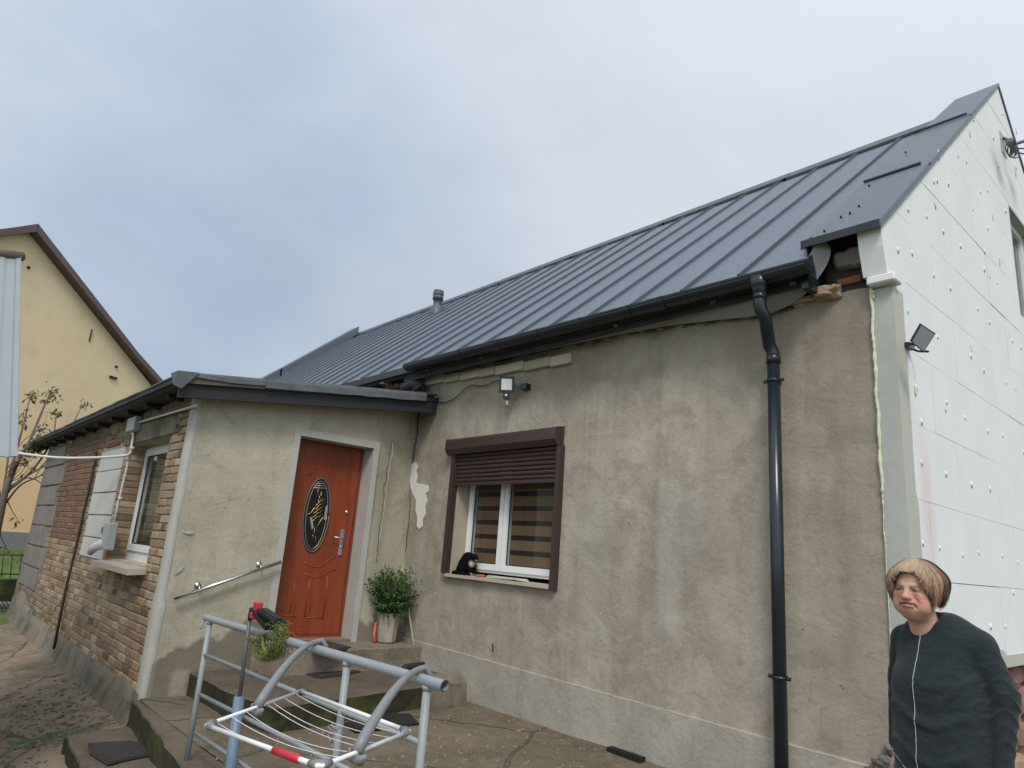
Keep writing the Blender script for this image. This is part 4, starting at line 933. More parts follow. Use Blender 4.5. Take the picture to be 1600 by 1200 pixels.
# window opening: cut the core by building it in pieces
mb = MB()
OW = (-9.10, -7.48, 1.08, 2.38)
for a, b, c, d in ((-14.95, OW[0] - .015, -.4, 2.74), (OW[1], XA - .03, -.4, 2.74), (OW[0] - .015, OW[1], -.4, OW[2] - .001), (OW[0] - .015, OW[1], OW[3] + .001, 2.74)): mb.box(a, b, YB + .012, YB + .30, c, d)
mb.box(-15.0, -14.95, YB, 4.6, -.4, 2.74)
build(mb, 'brick_wall_core', MAT['mortar'], annex)
bcol = lambda x, z: None
def brickcol(x, z):
    r = random.random()
    if -13.1 < x < -10.85 and z > 1.15: base = random.choice([(.22, .10, .065), (.20, .10, .07), (.26, .12, .08), (.19, .125, .085)])
    elif r < .50: base = (.36, .265, .165)
    elif r < .72: base = (.30, .205, .13)
    elif r < .82: base = (.46, .37, .245)
    elif r < .90: base = (.19, .13, .09)
    elif r < .95: base = (.46, .38, .27)
    else: base = (.33, .185, .115)
    k = random.uniform(.85, 1.15); return tuple(c * k for c in base)
CH_ = .0775; bricks = []
z = .03; rown = 0
while z < 2.70:
    segs = [(-14.95, -6.95)]
    def cut(segs, a, b):
        o = []
        for s, e in segs:
            if b <= s or a >= e: o.append((s, e)); continue
            if s < a: o.append((s, a))
            if e > b: o.append((b, e))
        return o
    zm = z + CH_ / 2
    if OW[2] - .02 < zm < OW[3]: segs = cut(segs, OW[0], OW[1])
    if 1.02 < zm < 2.40: segs = cut(segs, -10.50, -9.23)
    if zm > .36: segs = cut(segs, -14.96, -13.15 + .25 * ((int((zm - .36) / .33)) % 2))
    if OW[3] < zm < 2.62: segs = cut(segs, -9.35, -7.25)
    for s, e in segs:
        x = s; first = True
        while x < e - .02:
            l = .25 if (rown % 3) else .12
            if random.random() < .18: l = random.choice([.12, .18, .25])
            if first: l = random.choice([.06, .12, .19, .25]) ; first = False
            xe = min(x + l, e)
            if e - xe < .05: xe = e
            bricks.append((x, xe, z, abs(xe - OW[0]) < .01 and OW[2] < zm < OW[3])); x = xe + .010
    z += CH_; rown += 1
def keyf(b): c = Vector(((b[0] + b[1]) / 2, YB, b[2])); d = c - Vector(C0); return -(b[1] - b[0]) ** .5 / d.length ** 1.5 * (1 if True else 0)
bricks.sort(key=keyf)
def brick_shape(mb, a, b, z, deep, col):
    j = random.uniform(-.004, .004); h = CH_ - .011
    j2 = random.uniform(-.0025, .0025)
    mb.bevbox(a + random.uniform(0, .003), b - random.uniform(0, .003), YB + j, YB + (.225 if deep else .05), z + j2, z + h + j2, random.uniform(.005, .010), col)
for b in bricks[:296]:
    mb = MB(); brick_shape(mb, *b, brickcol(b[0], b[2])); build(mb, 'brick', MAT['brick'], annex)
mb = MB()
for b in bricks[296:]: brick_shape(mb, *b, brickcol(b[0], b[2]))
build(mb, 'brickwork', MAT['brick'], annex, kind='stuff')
# white aerated blocks closing the old opening
z = 1.035
for r, h in enumerate((.245, .275, .275, .275, .275)):
    widths = [(.42, .42, .40), (.24, .60, .40), (.48, .30, .46), (.36, .50, .38), (.45, .45, .34)][r]; x = -10.49
    for w in widths:
        mb = MB(); mb.bevbox(x + .012, min(x + w, -9.24) - .010, YB - .006 + random.uniform(-.010, .004), YB + .1, z + .004, z + h - .008, .006); build(mb, 'aerated_block', MAT['block'], annex); x += w
    z += h
q = [(-10.45, -9.3)]
for a, b in ((-10.3, -9.95), (-9.93, -9.6)): mb = MB(); mb.bevbox(a, b, YB - .005, YB + .06, 2.415, 2.47, .006, (.24, .07, .045)); build(mb, 'lintel_brick', MAT['redbrick'], annex)
mb = MB(); mb.box(-14.94, -13.1, YB + .006, YB + .02, .36, 2.68); mb.box(-10.5, -9.225, YB + .0075, YB + .02, 1.03, 2.38); build(mb, 'joint_shadow_mortar', MAT['brickplinth'], annex)  # dark mortar backing, its colour also stands in for shadow in the joints
# grey block pier at the far end
z = .36; r = 0
while z < 2.62:
    h = min(.32, 2.70 - z); x = -14.93; e = -13.17 + .25 * (r % 2)
    while x < e - .1:
        w = min(.47, e - x); 
        if e - x - w < .12: w = e - x
        mb = MB(); mb.bevbox(x + .014, x + w - .012, YB - .010 + random.uniform(-.014, .006), YB + .1, z + .006, z + h - .008, .010); build(mb, 'grey_block', MAT['greyblock'], annex); x += w
    z += .33; r += 1
mb = MB(); mb.box(-9.36, -7.24, YB - .006, YB + .2, 2.385, 2.60); build(mb, 'lintel', MAT['adhesive2'] if False else MAT['brickplinth'], annex)
mb = MB(); v = []; n = 80
for i in range(n + 1):
    xx = -15.0 + (8.125) * i / n; a = .012 * MN.noise(Vector((xx * 2.5, 0, 0))); f = .06 + .03 * MN.noise(Vector((xx * 1.1, 3, 0)))
    tz_ = .05 + a + (.25 * max(0, 1 - abs(xx + 14.2) / 1.2) if xx < -13 else 0)
    v += [(xx, YB + .02, tz_ + .015), (xx, YB - .012 - f * .1, tz_ - .01), (xx, YB - .02 - f * .3, -.08 + a), (xx, YB - .04 - f * .8, -.26)]
mb.add(v, [(i * 4 + j, i * 4 + j + 1, (i + 1) * 4 + j + 1, (i + 1) * 4 + j) for i in range(n) for j in range(3)], None, True); build(mb, 'base_render', MAT['brickplinth'], annex)
# annexe window
aw = thing('annexe_window', 'white framed window in the yellowish brick wall', 'window', (-8.3, YB + .2, 1.08))
wy2 = YB + .205
fr = MB(); frame(fr, OW[0] + .0, OW[1], OW[2] + .04, OW[3] - .002, wy2, wy2 + .07, .055); fr.box(OW[0], OW[1], wy2 - .004, wy2 + .07, OW[2] - .0, OW[2] + .038); build(fr, 'window_frame', MAT['white'], aw)
s = MB(); frame(s, OW[0] + .04, OW[1] - .04, OW[2] + .10, OW[3] - .04, wy2 - .02, wy2 + .05, .075); so = build(s, 'sash', MAT['white'], aw)
s = MB(); frame(s, OW[0] + .113, OW[1] - .113, OW[2] + .173, OW[3] - .113, wy2, wy2 + .01, .014); build(s, 'gasket', MAT['gasket'], so)
s = MB(); s.box(OW[0] + .115, OW[1] - .115, wy2 + .012, wy2 + .018, OW[2] + .175, OW[3] - .115); build(s, 'pane', MAT['glass'], so)
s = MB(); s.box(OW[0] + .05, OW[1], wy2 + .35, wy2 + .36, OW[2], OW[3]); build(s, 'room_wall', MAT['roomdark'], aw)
s = MB(); pts = [(OW[0] + .1 + i * .02, wy2 + .1 + .012 * math.sin(i * 1.9), 0) for i in range(28)]
s.add([(a, b, zz) for a, b, _ in pts for zz in (OW[2] + .1, OW[3] - .1)], [(2 * i, 2 * i + 1, 2 * i + 3, 2 * i + 2) for i in range(27)], None, True); cu = build(s, 'curtain', MAT['sill'], aw); sm = cu.modifiers.new('s', 'SOLIDIFY'); sm.thickness = .003
mb = MB(); mb.prism([(-9.0, YB - .16, OW[2] - .085), (-9.0, YB - .16, OW[2] - .03), (-9.0, YB + .2, OW[2] + .0), (-9.0, YB + .2, OW[2] - .06)], (9.0 - 7.42, 0, 0)); build(mb, 'sill', MAT['sill'], aw)
# ------------------------------------------------------------------ steps
steps = thing('concrete_steps', 'worn mossy concrete steps leading up to the orange door', 'steps', (-6.2, 3.3, 0))
def slab(poly, z0, z1, name, mat, par, wob=.012, seed=0, riser=None, topamp=.006):
    """worn slab: subdivided outline with an uneven rim and a slightly rounded edge"""
    pts = []
    for i in range(len(poly)):
        a, b = Vector(poly[i]), Vector(poly[(i + 1) % len(poly)]); k = max(1, int((b - a).length / .09))
        nrm_ = Vector((b.y - a.y, a.x - b.x)).normalized()
        for j in range(k):
            p = a.lerp(b, j / k); p = p + nrm_ * (wob * MN.noise(Vector((p.x * 4, p.y * 4, seed))) if j else 0); pts.append(p)
    c = sum((Vector(p) for p in poly), Vector((0, 0))) / len(poly); n = len(pts); mb = MB(); rings = []
    for zz, ins, am in ((z0, 0, 0), (z0 + (z1 - z0) * .5, .004, .01), (z1 - .018, 0, .006), (z1 - .003, .014, .004)):
        rings.append([(p.x + (c.x - p.x) * 0 + (c - p).normalized().x * ins + am * MN.noise(Vector((p.x * 9, p.y * 9, zz * 9))), p.y + (c - p).normalized().y * ins + am * MN.noise(Vector((p.y * 9, p.x * 9, zz * 9))), zz + (topamp * MN.noise(Vector((p.x * 3, p.y * 3, 1))) if zz > z0 + .01 else 0)) for p in pts])
    v = [q for r in rings for q in r]
    f = [(k * n + i, k * n + (i + 1) % n, (k + 1) * n + (i + 1) % n, (k + 1) * n + i) for k in range(3) for i in range(n)]
    mb.add(v, f + [tuple(3 * n + i for i in range(n))]); me = mb.mesh(name, mat)
    if riser:
        me.materials.append(riser)
        for p in me.polygons:
            if abs(p.normal.z) < .5 and p.center.z < z1 - .03: p.material_index = 1
    return link(name, me, par)
slab([(-6.88, 2.92), (-6.44, 2.95), (-6.46, 4.66), (-6.88, 4.66)], .15, .425, 'step', MAT['landing'], steps, .012, 1, MAT['landing'])
mb = MB(); mb.bevbox(-6.87, -6.70, 2.86, 2.96, .19, .52, .02); build(mb, 'door_pier', MAT['landing'], steps)
slab([(-6.88, 2.37), (-5.9, 2.40), (-5.33, 2.50), (-5.62, 4.12), (-5.9, 4.66), (-6.88, 4.66)], -.02, .208, 'step', MAT['step'], steps, .02, 2, MAT['mossrise'])
mb = MB()
wb = [P(676, 1112, 'z', .01), P(731, 1098, 'z', .01)]; a_, b_ = wb
mb = MB(); c_ = Vector((-5.95, 4.2, .01)); d_ = Vector((-5.95, 4.66, .01)); tp_ = [a_ + Vector((-.02, .02, .225)), b_ + Vector((-.02, 0, .17)), Vector((b_.x - .16, 4.655, .30)), c_ + Vector((0, 0, .21)), d_ + Vector((0, 0, .24))]
mb.add([a_, b_, Vector((b_.x, 4.66, .01)), d_, c_] + [tp_[0], tp_[1], Vector((b_.x - .02, 4.655, .19)), tp_[2], tp_[4], tp_[3]], [(0, 1, 6, 5), (1, 2, 7, 6), (5, 6, 7, 8), (5, 8, 9, 10), (0, 5, 10, 4), (2, 3, 9, 8, 7)])
bm = bmesh.new(); bm.from_mesh(mb.mesh('cement_wedge', MAT['step'])); bmesh.ops.subdivide_edges(bm, edges=bm.edges, cuts=6, use_grid_fill=True)
for v in bm.verts: v.co += .012 * Vector((MN.noise(v.co * 6), MN.noise(v.co * 6 + Vector((5, 0, 0))), MN.noise(v.co * 7 + Vector((0, 5, 0)))))
me = bpy.data.meshes.new('cement_wedge'); bm.to_mesh(me); bm.free(); me.materials.append(MAT['landing']); link('cement_wedge', me, steps)
slab([(-6.72, 1.44), (-5.9, 1.40), (-3.6, 1.22), (-3.6, 1.9), (-6.86, 1.99)], -.55, -.195, 'step', MAT['step'], steps, .02, 4, MAT['mossrise'])
sl = slab([(-6.88, 1.93), (-5.95, 1.84), (-4.95, 1.745), (-3.3, 1.60), (-3.3, 2.3), (-6.88, 2.3)], -.3, .004, 'step', MAT['step'], steps, .02, 6, MAT['mossrise'])
# door mats
def matt(pix, z, label, name='doormat', cat='doormat', group=None, mat=MAT['mat'], th=.006):
    pts = [P(a, b, 'z', z) for a, b in pix]; mb = MB(); mb.prism([p + Vector((0, 0, .0)) for p in pts], (0, 0, th))
    c = sum(pts, Vector((0, 0, 0))) / len(pts); inner = [c + (p - c) * .9 + Vector((0, 0, th)) for p in pts]; mb.prism(inner, (0, 0, .006))
    o = build(mb, name, mat, None); return tag(o, label, cat, group)
matt([(478, 1006), (505, 1001), (549, 1012), (522, 1019), (490, 1021)], .424, 'dark doormat on the top landing in front of the orange door')
matt([(475, 1053), (500, 1048), (543, 1042), (564, 1050), (540, 1056), (500, 1061)], .206, 'flat ribbed doormat on the middle step below the landing')
matt([(137, 1162), (205, 1158), (232, 1168), (252, 1178), (190, 1190), (168, 1196), (140, 1178)], -.19, 'long dark doormat on the lowest step beside the yard')
matt([(535, 1131), (600, 1116), (640, 1116), (655, 1131), (620, 1136), (555, 1144)], .022, 'black rounded mat on the ground below the mossy step', mat=MAT['black'])

# ------------------------------------------------------------------ railing
rail = thing('pipe_railing', 'pale blue grey welded pipe railing beside the steps', 'railing', (-3.7, 1.8, 0))
RYY = lambda x: 1.8
tp = [P(322, 965, 'y', 1.8), P(695, 1072, 'y', 1.8)]
def rt(x, base): return Vector((x, 1.8, base))
zt_ = lambda x: tp[0].z + (tp[1].z - tp[0].z) * (x - tp[0].x) / (tp[1].x - tp[0].x)
mb = MB(); mb.tube([tp[0], tp[1]], .0225, 16, caps=False); mb.tube([tp[1], tp[0]], .0185, 16, caps=False); mb.tube([tp[0] + Vector((-.03, 0, .0)), tp[0] + Vector((-.03, -.01, -.05)), tp[0] + Vector((-.01, -.02, -.07))], .009, 6); build(mb, 'top_rail', MAT['railpaint'], rail)
posts = [P(325, 990, 'y', 1.8).x, P(541, 1050, 'y', 1.8).x, P(665, 1100, 'y', 1.8).x]
for x in posts:
    mb = MB(); mb.tube([(x, 1.8, -.02), (x, 1.8, zt_(x) - .015)], .0175, 14); mb.lathe((x, 1.8, zt_(x) - .035), [(.020, 0), (.024, .012), (.021, .02)], 12); build(mb, 'post', MAT['railpaint'], rail)
for a, b in (((320, 1023), (655, 1160)), ((312, 1085), (530, 1196))):
    p = P(*a, 'y', 1.8); q = P(*b, 'y', 1.8); q = p + (q - p) * ((posts[2] - p.x) / (q.x - p.x)); mb = MB(); mb.tube([p, q], .0125, 10); build(mb, 'cross_bar', MAT['railpaint'], rail)
p = P(305, 1145, 'y', 1.8); mb = MB(); mb.tube([p, Vector((posts[2], 1.8, p.z + .04))], .0125, 10); build(mb, 'cross_bar', MAT['railpaint'], rail)

# ------------------------------------------------------------------ drying rack hooked over the rail
rack = thing('drying_rack', 'white hanging clothes airer hooked over the pipe railing', 'clothes airer', (-3.2, 1.6, .66))
A = P(470, 1080, 'y', 1.74); B = P(640, 1143, 'y', 1.74)
zR = (A.z + B.z) / 2
Cn = P(322, 1133, 'z', A.z); D = B + (Cn - A)
Dp = P(500, 1198, 'z', B.z); D = Dp
def q2(p, q, k): return p.lerp(q, k)
for a, b, nm in ((A, B, 'frame_tube'), (Cn, D, 'frame_tube'), (A, Cn, 'side_tube'), (B, D, 'side_tube')):
    mb = MB(); mb.tube([a, b], .0085 if nm[0] == 'f' else .0075, 10); build(mb, nm, MAT['rackwhite'], rack)
def blob(pts, r, name, mat, par): mb = MB(); mb.tube(pts, r, 10); return build(mb, name, mat, par)
for p, d1, d2 in ((A, B - A, Cn - A), (B, A - B, D - B), (Cn, D - Cn, A - Cn), (D, Cn - D, B - D)):
    a, b = d1.normalized() * .06, d2.normalized() * .06
    blob([p + a, p + a * .4 + b * .1, p + b * .4 + a * .1, p + b], [.010, .017, .017, .010], 'corner_joint', MAT['armgrey'], rack)
mb = MB(); g0, g1 = q2(Cn, D, .64), q2(Cn, D, .85); mb.tube([g0, q2(g0, g1, .03), q2(g0, g1, .97), g1], [.010, .0145, .0145, .010], 14); build(mb, 'grip', MAT['redgrip'], rack)
for i in range(7):
    k = .08 + i * .14; a = q2(A, Cn, k); b = q2(B, D, k + (.03 if i in (2, 3) else 0)); n_ = 14
    sag = (.022, .026, .030, .024, .034, .026, .022)[i]
    if i == 3: a = q2(A, Cn, .42)
    mb = MB(); mb.tube([a.lerp(b, t / n_) - Vector((0, 0, sag * 4 * (t / n_) * (1 - t / n_))) for t in range(n_ + 1)], .0016, 5); build(mb, 'line', MAT['rackwhite'], rack)
kp = q2(q2(A, Cn, .36), q2(B, D, .36), .62) - Vector((0, 0, .028)); mb = MB(); mb.tube([kp + Vector((.03 * math.sin(i * 1.9), .02 * math.cos(i * 2.3), .03 * math.sin(i * 1.1))) for i in range(14)], .002, 4); build(mb, 'knotted_string', MAT['cement'], rack)
def arm(top_px, end, name='hook_arm'):
    """arched arm from the rail down to the middle of a side tube"""
    tx = P(*top_px, 'y', 1.8).x; T = Vector((tx, 1.8, zt_(tx) + .034)); pts = [T + Vector((.01, .05, -.07)), T + Vector((.01, .052, -.02)), T + Vector((.0, .03, .008)), T]
    n_ = 12
    for i in range(1, n_ + 1):
        t = i / n_; e = Vector(end); h = T.lerp(e, t); h.z = T.z + (e.z - T.z) * (t ** 1.9); h = h + (e - T).normalized() * 0
        pts.append(h)
    r = [.010, .013, .014, .014] + [.0135 + .009 * (i / n_) ** 1.3 for i in range(1, n_ + 1)]
    mb = MB(); mb.tube(pts, r, 12); e = Vector(end); mb.tube([e + Vector((-.05, 0, .0)), e + Vector((-.02, 0, -.02)), e + Vector((.03, 0, -.02)), e + Vector((.06, 0, .0))], [.010, .019, .018, .008], 10)
    return build(mb, name, MAT['armgrey'], rack)
arm((494, 1005), q2(A, Cn, .52)); arm((654, 1052), q2(B, D, .64))
mb = MB(); mb.tube([A + Vector((-.03, .0, .0)), A + Vector((.05, .01, .004))], [.012, .010], 8); build(mb, 'end_cap', MAT['blackplastic'], rack)

# ------------------------------------------------------------------ long mop with green head, leaning at the rail
mop = thing('upturned_mop', 'upturned telescopic mop with shaggy lime green head at the railing', 'mop', (-4.2, 1.74, -.1))
md = lambda px, py: P(px, py, 'y', 1.74)
mb = MB(); mb.tube([md(374, 1088), md(360, 1205), md(357, 1230)], .030, 16); build(mb, 'sleeve', MAT['poleblue'], mop)
mb = MB(); mb.tube([md(392, 955), md(374, 1090)], .0115, 12); build(mb, 'pole', MAT['polegrey'], mop)
mb = MB(); mb.tube([md(394, 950), md(391, 968)], .0165, 12); mb.obox(md(398, 953), (1, 0, 0), (0, 1, 0), (0, 0, 1), .03, .015, .012); build(mb, 'joint', MAT['blackplastic'], mop)
mb = MB(); mb.bevbox(*[v for t in zip(md(400, 957) - Vector((0, .02, 0)), md(407, 944) + Vector((0, .02, .0))) for v in t], .004)
c = md(403, 948); mb = MB(); mb.bevbox(c.x - .03, c.x + .03, c.y - .018, c.y + .018, c.z - .026, c.z + .026, .005); c = md(397, 962); mb.bevbox(c.x - .022, c.x + .022, c.y - .02, c.y + .02, c.z - .017, c.z + .017, .005); build(mb, 'clamp', MAT['redgrip'], mop)
for (a, b, w) in (((404, 957), (424, 981), .026), ((410, 953), (437, 972), .015)):
    p, q = md(*a), md(*b); d = (q - p); L_ = d.length; ax = d.normalized(); up = Vector((0, 1, 0)); sd_ = ax.cross(up)
    mb = MB(); mb.obox((p + q) / 2, ax, up, sd_, L_ / 2, .035, w * .55); mb.obox((p + q) / 2 + sd_ * .004, ax, up, sd_, L_ / 2 * .9, .018, w * .75); build(mb, 'folding_plate', MAT['blackplastic'], mop)
head = MB()
cen = [md(436, 975), md(437, 988), md(435, 1000), md(432, 1012), md(424, 1026), md(414, 1024), md(410, 1008), md(411, 996)]
head.tube([md(433, 972), md(438, 982), md(436, 998), md(433, 1012), md(425, 1024)], [.006, .012, .013, .012, .008], 10); head.tube([md(410, 994), md(411, 1010), md(416, 1022), md(424, 1027)], [.006, .010, .011, .008], 10)
hd = build(head, 'head_pad', MAT['green'], mop)
fr_ = MB(); path = [md(438, 974), md(437, 990), md(434, 1006), md(428, 1020), md(420, 1026), md(411, 1018), md(409, 1004), md(410, 992)]
ctr = md(424, 1002)
for i in range(1500):
    s = random.uniform(0, len(path) - 1.01); k = int(s); p = path[k].lerp(path[k + 1], s - k) + Vector((random.gauss(0, .008), random.gauss(0, .03), random.gauss(0, .008)))
    d = (p - ctr); d.y += random.gauss(0, .05); d = d.normalized() + Vector((random.gauss(0, .3), random.gauss(0, .4), random.gauss(0, .3) - .25)); d.normalize(); l = random.uniform(.010, .020)
    fr_.tube([p, p + d * l * .6, p + d * l + Vector((0, 0, -.006))], [.0022, .002, .0014], 4)
build(fr_, 'fringe', MAT['green'], mop, kind='stuff')

# ------------------------------------------------------------------ handrail on the annexe wall
hr = thing('wall_handrail', 'short polished steel handrail sloping up to the door', 'handrail', (XA, 2.6, .95))
a = P(272, 936, 'x', XA + .075); b = P(439, 878, 'x', XA + .075)
mb = MB(); mb.tube([a, b], .0165, 14); build(mb, 'tube', MAT['chrome'], hr)
for k in (.22, .80):
    p = a.lerp(b, k); mb = MB(); mb.tube([p, p + Vector((-.03, 0, .035)), p + Vector((-.075, 0, .035))], .008, 8); mb.lathe(p + Vector((-.075, 0, .035)), [(.03, 0), (.03, .006)], 14, axis='x'); build(mb, 'bracket', MAT['chrome'], hr)

# ------------------------------------------------------------------ plant, orange horn, broom, black pieces
pl = thing('potted_plant', 'bushy green plant in a rough stone pot beside the door', 'potted plant', (-6.7, 4.38, .42))
pc = P(604, 1003, 'z', .43); pc = Vector((min(pc.x, -6.62), 4.34, .43)); 
mb = MB(); mb.lathe(pc, [(.098, 0), (.105, .01), (.128, .27), (.132, .30), (.118, .305), (.11, .27)], 9, lump=.03, smooth=False)
MAT['potstone'] = simple('pebbled_stone_pot', (.36, .33, .27), .9, var=.5, scale=55, bump=1)
build(mb, 'pot', MAT['potstone'], pl)
fo = MB(); cc = pc + Vector((0, 0, .52))
def leafq(mb, p, d, l, w, col):
    d = d.normalized(); s_ = d.cross(Vector((random.gauss(0, 1), random.gauss(0, 1), random.gauss(0, 1)))).normalized(); up_ = s_.cross(d)
    m_ = p + d * l * .5 + up_ * l * .08
    mb.add([p, m_ + s_ * w, p + d * l - up_ * l * .12, m_ - s_ * w], [(0, 1, 2), (0, 2, 3)], (col, col, col))
for i in range(330):
    u = Vector((random.gauss(0, 1), random.gauss(0, 1), random.gauss(0, .85))).normalized(); R = random.uniform(.45, 1.0) ** .5
    tip = cc + Vector((u.x * .27 * R, u.y * .27 * R, u.z * .28 * R + .02)); tip.x = max(tip.x, XA + .04); tip.y = min(tip.y, 4.62)
    if random.random() < .14: tip = tip + Vector((0, 0, 0)) + u * .07
    if u.z < -.2 and random.random() < .7: tip.z -= .06; tip = tip + Vector((.03, -.0, 0))
    base = pc + Vector((0, 0, .28)); midp = base.lerp(tip, .6) + Vector((0, 0, .05))
    fo_c = random.uniform(0, 1)
    for j in range(11):
        t = .45 + .6 * j / 11 * random.uniform(.85, 1.05); q = base.lerp(midp, min(1, t * 1.6)) if t < .62 else midp.lerp(tip, (t - .62) / .38)
        dd = Vector((random.gauss(0, 1), random.gauss(0, 1), random.gauss(.1, .7))) + u * .7; leafq(fo, q, dd, random.uniform(.022, .042), random.uniform(.008, .014), min(1, max(0, fo_c * .6 + random.uniform(0, .4) + (.15 if u.z > .3 else -.1))))
build(fo, 'foliage', MAT['leaf'], pl)
st = MB()
for i in range(26):
    an = i * 2.4; st.tube([pc + Vector((0, 0, .27)), pc + Vector((.06 * math.cos(an), .06 * math.sin(an), .45)), pc + Vector((.17 * math.cos(an), min(.2, .17 * math.sin(an)), .5 + .2 * random.random()))], [.004, .003, .0015], 4)
build(st, 'stems', MAT['bark'], pl)
a, b = P(585, 1004, 'x', XA + .12), P(587, 974, 'x', XA + .06)
mb = MB(); mb.tube([a, a.lerp(b, .5) + Vector((0, -.01, 0)), a.lerp(b, .85), b, b + Vector((0, .03, .01)), b + Vector((.02, .05, -.03))], [.020, .017, .015, .013, .012, .010], 8); o = build(mb, 'shoehorn', MAT['orange']); tag(o, 'orange plastic shoehorn standing left of the stone pot', 'shoehorn')
br = thing('broom', 'black broom with a thin pale stick leaning in the wall corner', 'broom', (-6.1, 4.4, .21))
a, b = P(627, 872, 'y', YW - .04), P(650, 1034, 'z', .26)
mb = MB(); mb.tube([a, b], .010, 8); build(mb, 'stick', MAT['sill'], br)
h0, h1 = P(630, 1043, 'z', .235), P(674, 1038, 'z', .235)
mb = MB(); mb.tube([h0, h0.lerp(h1, .06), h0.lerp(h1, .94), h1], [.015, .034, .036, .022], 10); mb.prism([h0 + Vector((0, -.03, 0)), h0 + Vector((0, .03, 0)), h1 + Vector((0, .03, 0)), h1 + Vector((0, -.03, 0))], (0, 0, -.035)); build(mb, 'broom_head', MAT['black'], br)
h0, h1 = P(952, 1172, 'z', .03), P(1004, 1190, 'z', .03)
mb = MB(); d = h1 - h0; ax = d.normalized(); mb.obox((h0 + h1) / 2 + Vector((0, 0, .0)), ax, Vector((-ax.y, ax.x, 0)), (0, 0, 1), d.length / 2, .035, .025)
for i in range(12): mb.obox(h0 + d * (i + .5) / 12 + Vector((0, 0, .026)), ax, Vector((-ax.y, ax.x, 0)), (0, 0, 1), .006, .028, .004)
o = build(mb, 'scrubbing_brush', MAT['blackplastic']); tag(o, 'black ribbed brush head lying against the wall foot', 'brush')
a, b = P(770, 1006, 'y', YW - .05), P(770, 1018, 'y', YW - .03); mb = MB(); mb.tube([a, b], .007, 6); o = build(mb, 'iron_pin', MAT['rust']); tag(o, 'short rusty iron pin sticking from the wall plinth edge', 'pin')
a = P(793, 1046, 'z', .25)
# debris chips on the terrace
mb = MB()
for i in range(700):
    x, y = random.uniform(-5.4, -2.2), random.uniform(1.9, 4.6)
    if (x < -5.3): continue
    s = random.uniform(.003, .009); zz = tz(x, y) + s * .4; mb.obox((x, y, zz), (random.random(), random.random(), .2), (random.random(), -random.random(), 0), (0, .1, 1), s, s * .7, s * .5)
build(mb, 'gravel_chips', MAT['rubble'], kind='stuff')
mb = MB()
for i in range(700):
    x, y = random.gauss(-7.3, 1.0), random.gauss(1.6, .3)
    if y > 1.92 or y < -.2 or x > -6.9 and y > 1.35: continue
    s = random.uniform(.004, .014); mb.obox((x, y, yz(x, y) + s * .3), (random.random(), random.random(), .2), (random.random(), -random.random(), 0), (0, .1, 1), s, s * .8, s * .4)
build(mb, 'rubble_chips', MAT['stone'], kind='stuff')

# ------------------------------------------------------------------ lamps, boxes and cables
def cablep(pts, n=10):
    out = []
    for i in range(len(pts) - 1):
        p0, p1, p2, p3 = pts[max(i - 1, 0)], pts[i], pts[i + 1], pts[min(i + 2, len(pts) - 1)]
        for j in range(n): t = j / n; out.append(.5 * ((2 * p1) + (p2 - p0) * t + (2 * p0 - 5 * p1 + 4 * p2 - p3) * t * t + (3 * p1 - p0 - 3 * p2 + p3) * t ** 3))
    return out + [pts[-1]]
fl = thing('motion_floodlight', 'small black floodlight with motion sensor on the front wall', 'floodlight', (-5.4, YW, 3.15))
c = P(792, 601, 'y', 4.50); r_ = Vector((.74, .67, .02)).normalized(); u_ = Vector((0.05, -.10, .99)).normalized(); f_ = u_.cross(r_).normalized()
mb = MB(); mb.obox(c, r_, f_, u_, .078, .018, .085); build(mb, 'housing', MAT['blackplastic'], fl)
mb = MB(); mb.obox(c - f_ * .0195, r_, f_, u_, .055, .002, .058); 
MAT['lampglass'] = simple('frosted_lamp_glass', (.60, .62, .60), .25, var=.08, scale=40, bump=.05); build(mb, 'lamp_glass', MAT['lampglass'], fl)
mb = MB(); mb.obox(c + r_ * .11 - u_ * .02, r_, f_, (0, 0, 1), .06, .008, .014); mb.obox(c + Vector((.16, .12, -.02)), (1, 0, 0), (0, 1, 0), (0, 0, 1), .04, .035, .03); build(mb, 'bracket', MAT['blackplastic'], fl)
mb = MB(); mb.obox(c - u_ * .12, r_, f_, u_, .034, .022, .035); s_ = build(mb, 'sensor', MAT['blackplastic'], fl)
mb = MB(); mb.lathe(c - u_ * .115 - f_ * .02, [(.016, 0), (.012, -.010), (.004, -.015)], 12, axis='y'); build(mb, 'sensor_lens', MAT['white'], s_)
mb = MB(); mb.tube(cablep([c - u_ * .155, c - u_ * .20 + r_ * .02, c - u_ * .23 + f_ * .03, c - u_ * .19 + r_ * .03 + f_ * .05], 5), .006, 6); mb.obox(c - u_ * .19 + r_ * .01, r_, f_, u_, .012, .012, .02); build(mb, 'loose_connector', MAT['zinc'], fl)
pts = [P(a, b, 'y', YW - .03) for a, b in ((668, 618), (680, 627), (692, 629), (706, 625), (718, 616), (728, 607), (737, 602), (750, 603), (762, 601), (774, 595), (781, 594))]
mb = MB(); mb.tube(cablep(pts, 5), .0055, 6); o = build(mb, 'lamp_cable', MAT['feltdark']); tag(o, 'thin black cable sagging from the felt roof to the floodlight', 'cable')
fg = thing('gable_floodlight', 'flat dark floodlight on the white insulated gable', 'floodlight', (XG, 5.1, 3.1))
c = P(1444, 527, 'x', XG + .12); fwd = Vector((.93, .28, .10)).normalized()
ux = (P(1459, 521, 'x', XG + .10) - P(1440, 508, 'x', XG + .10)).normalized(); uy = (P(1441, 506, 'x', XG + .1) - P(1426, 533, 'x', XG + .1)); uy = (uy - ux * uy.dot(ux)).normalized(); uz = ux.cross(uy)
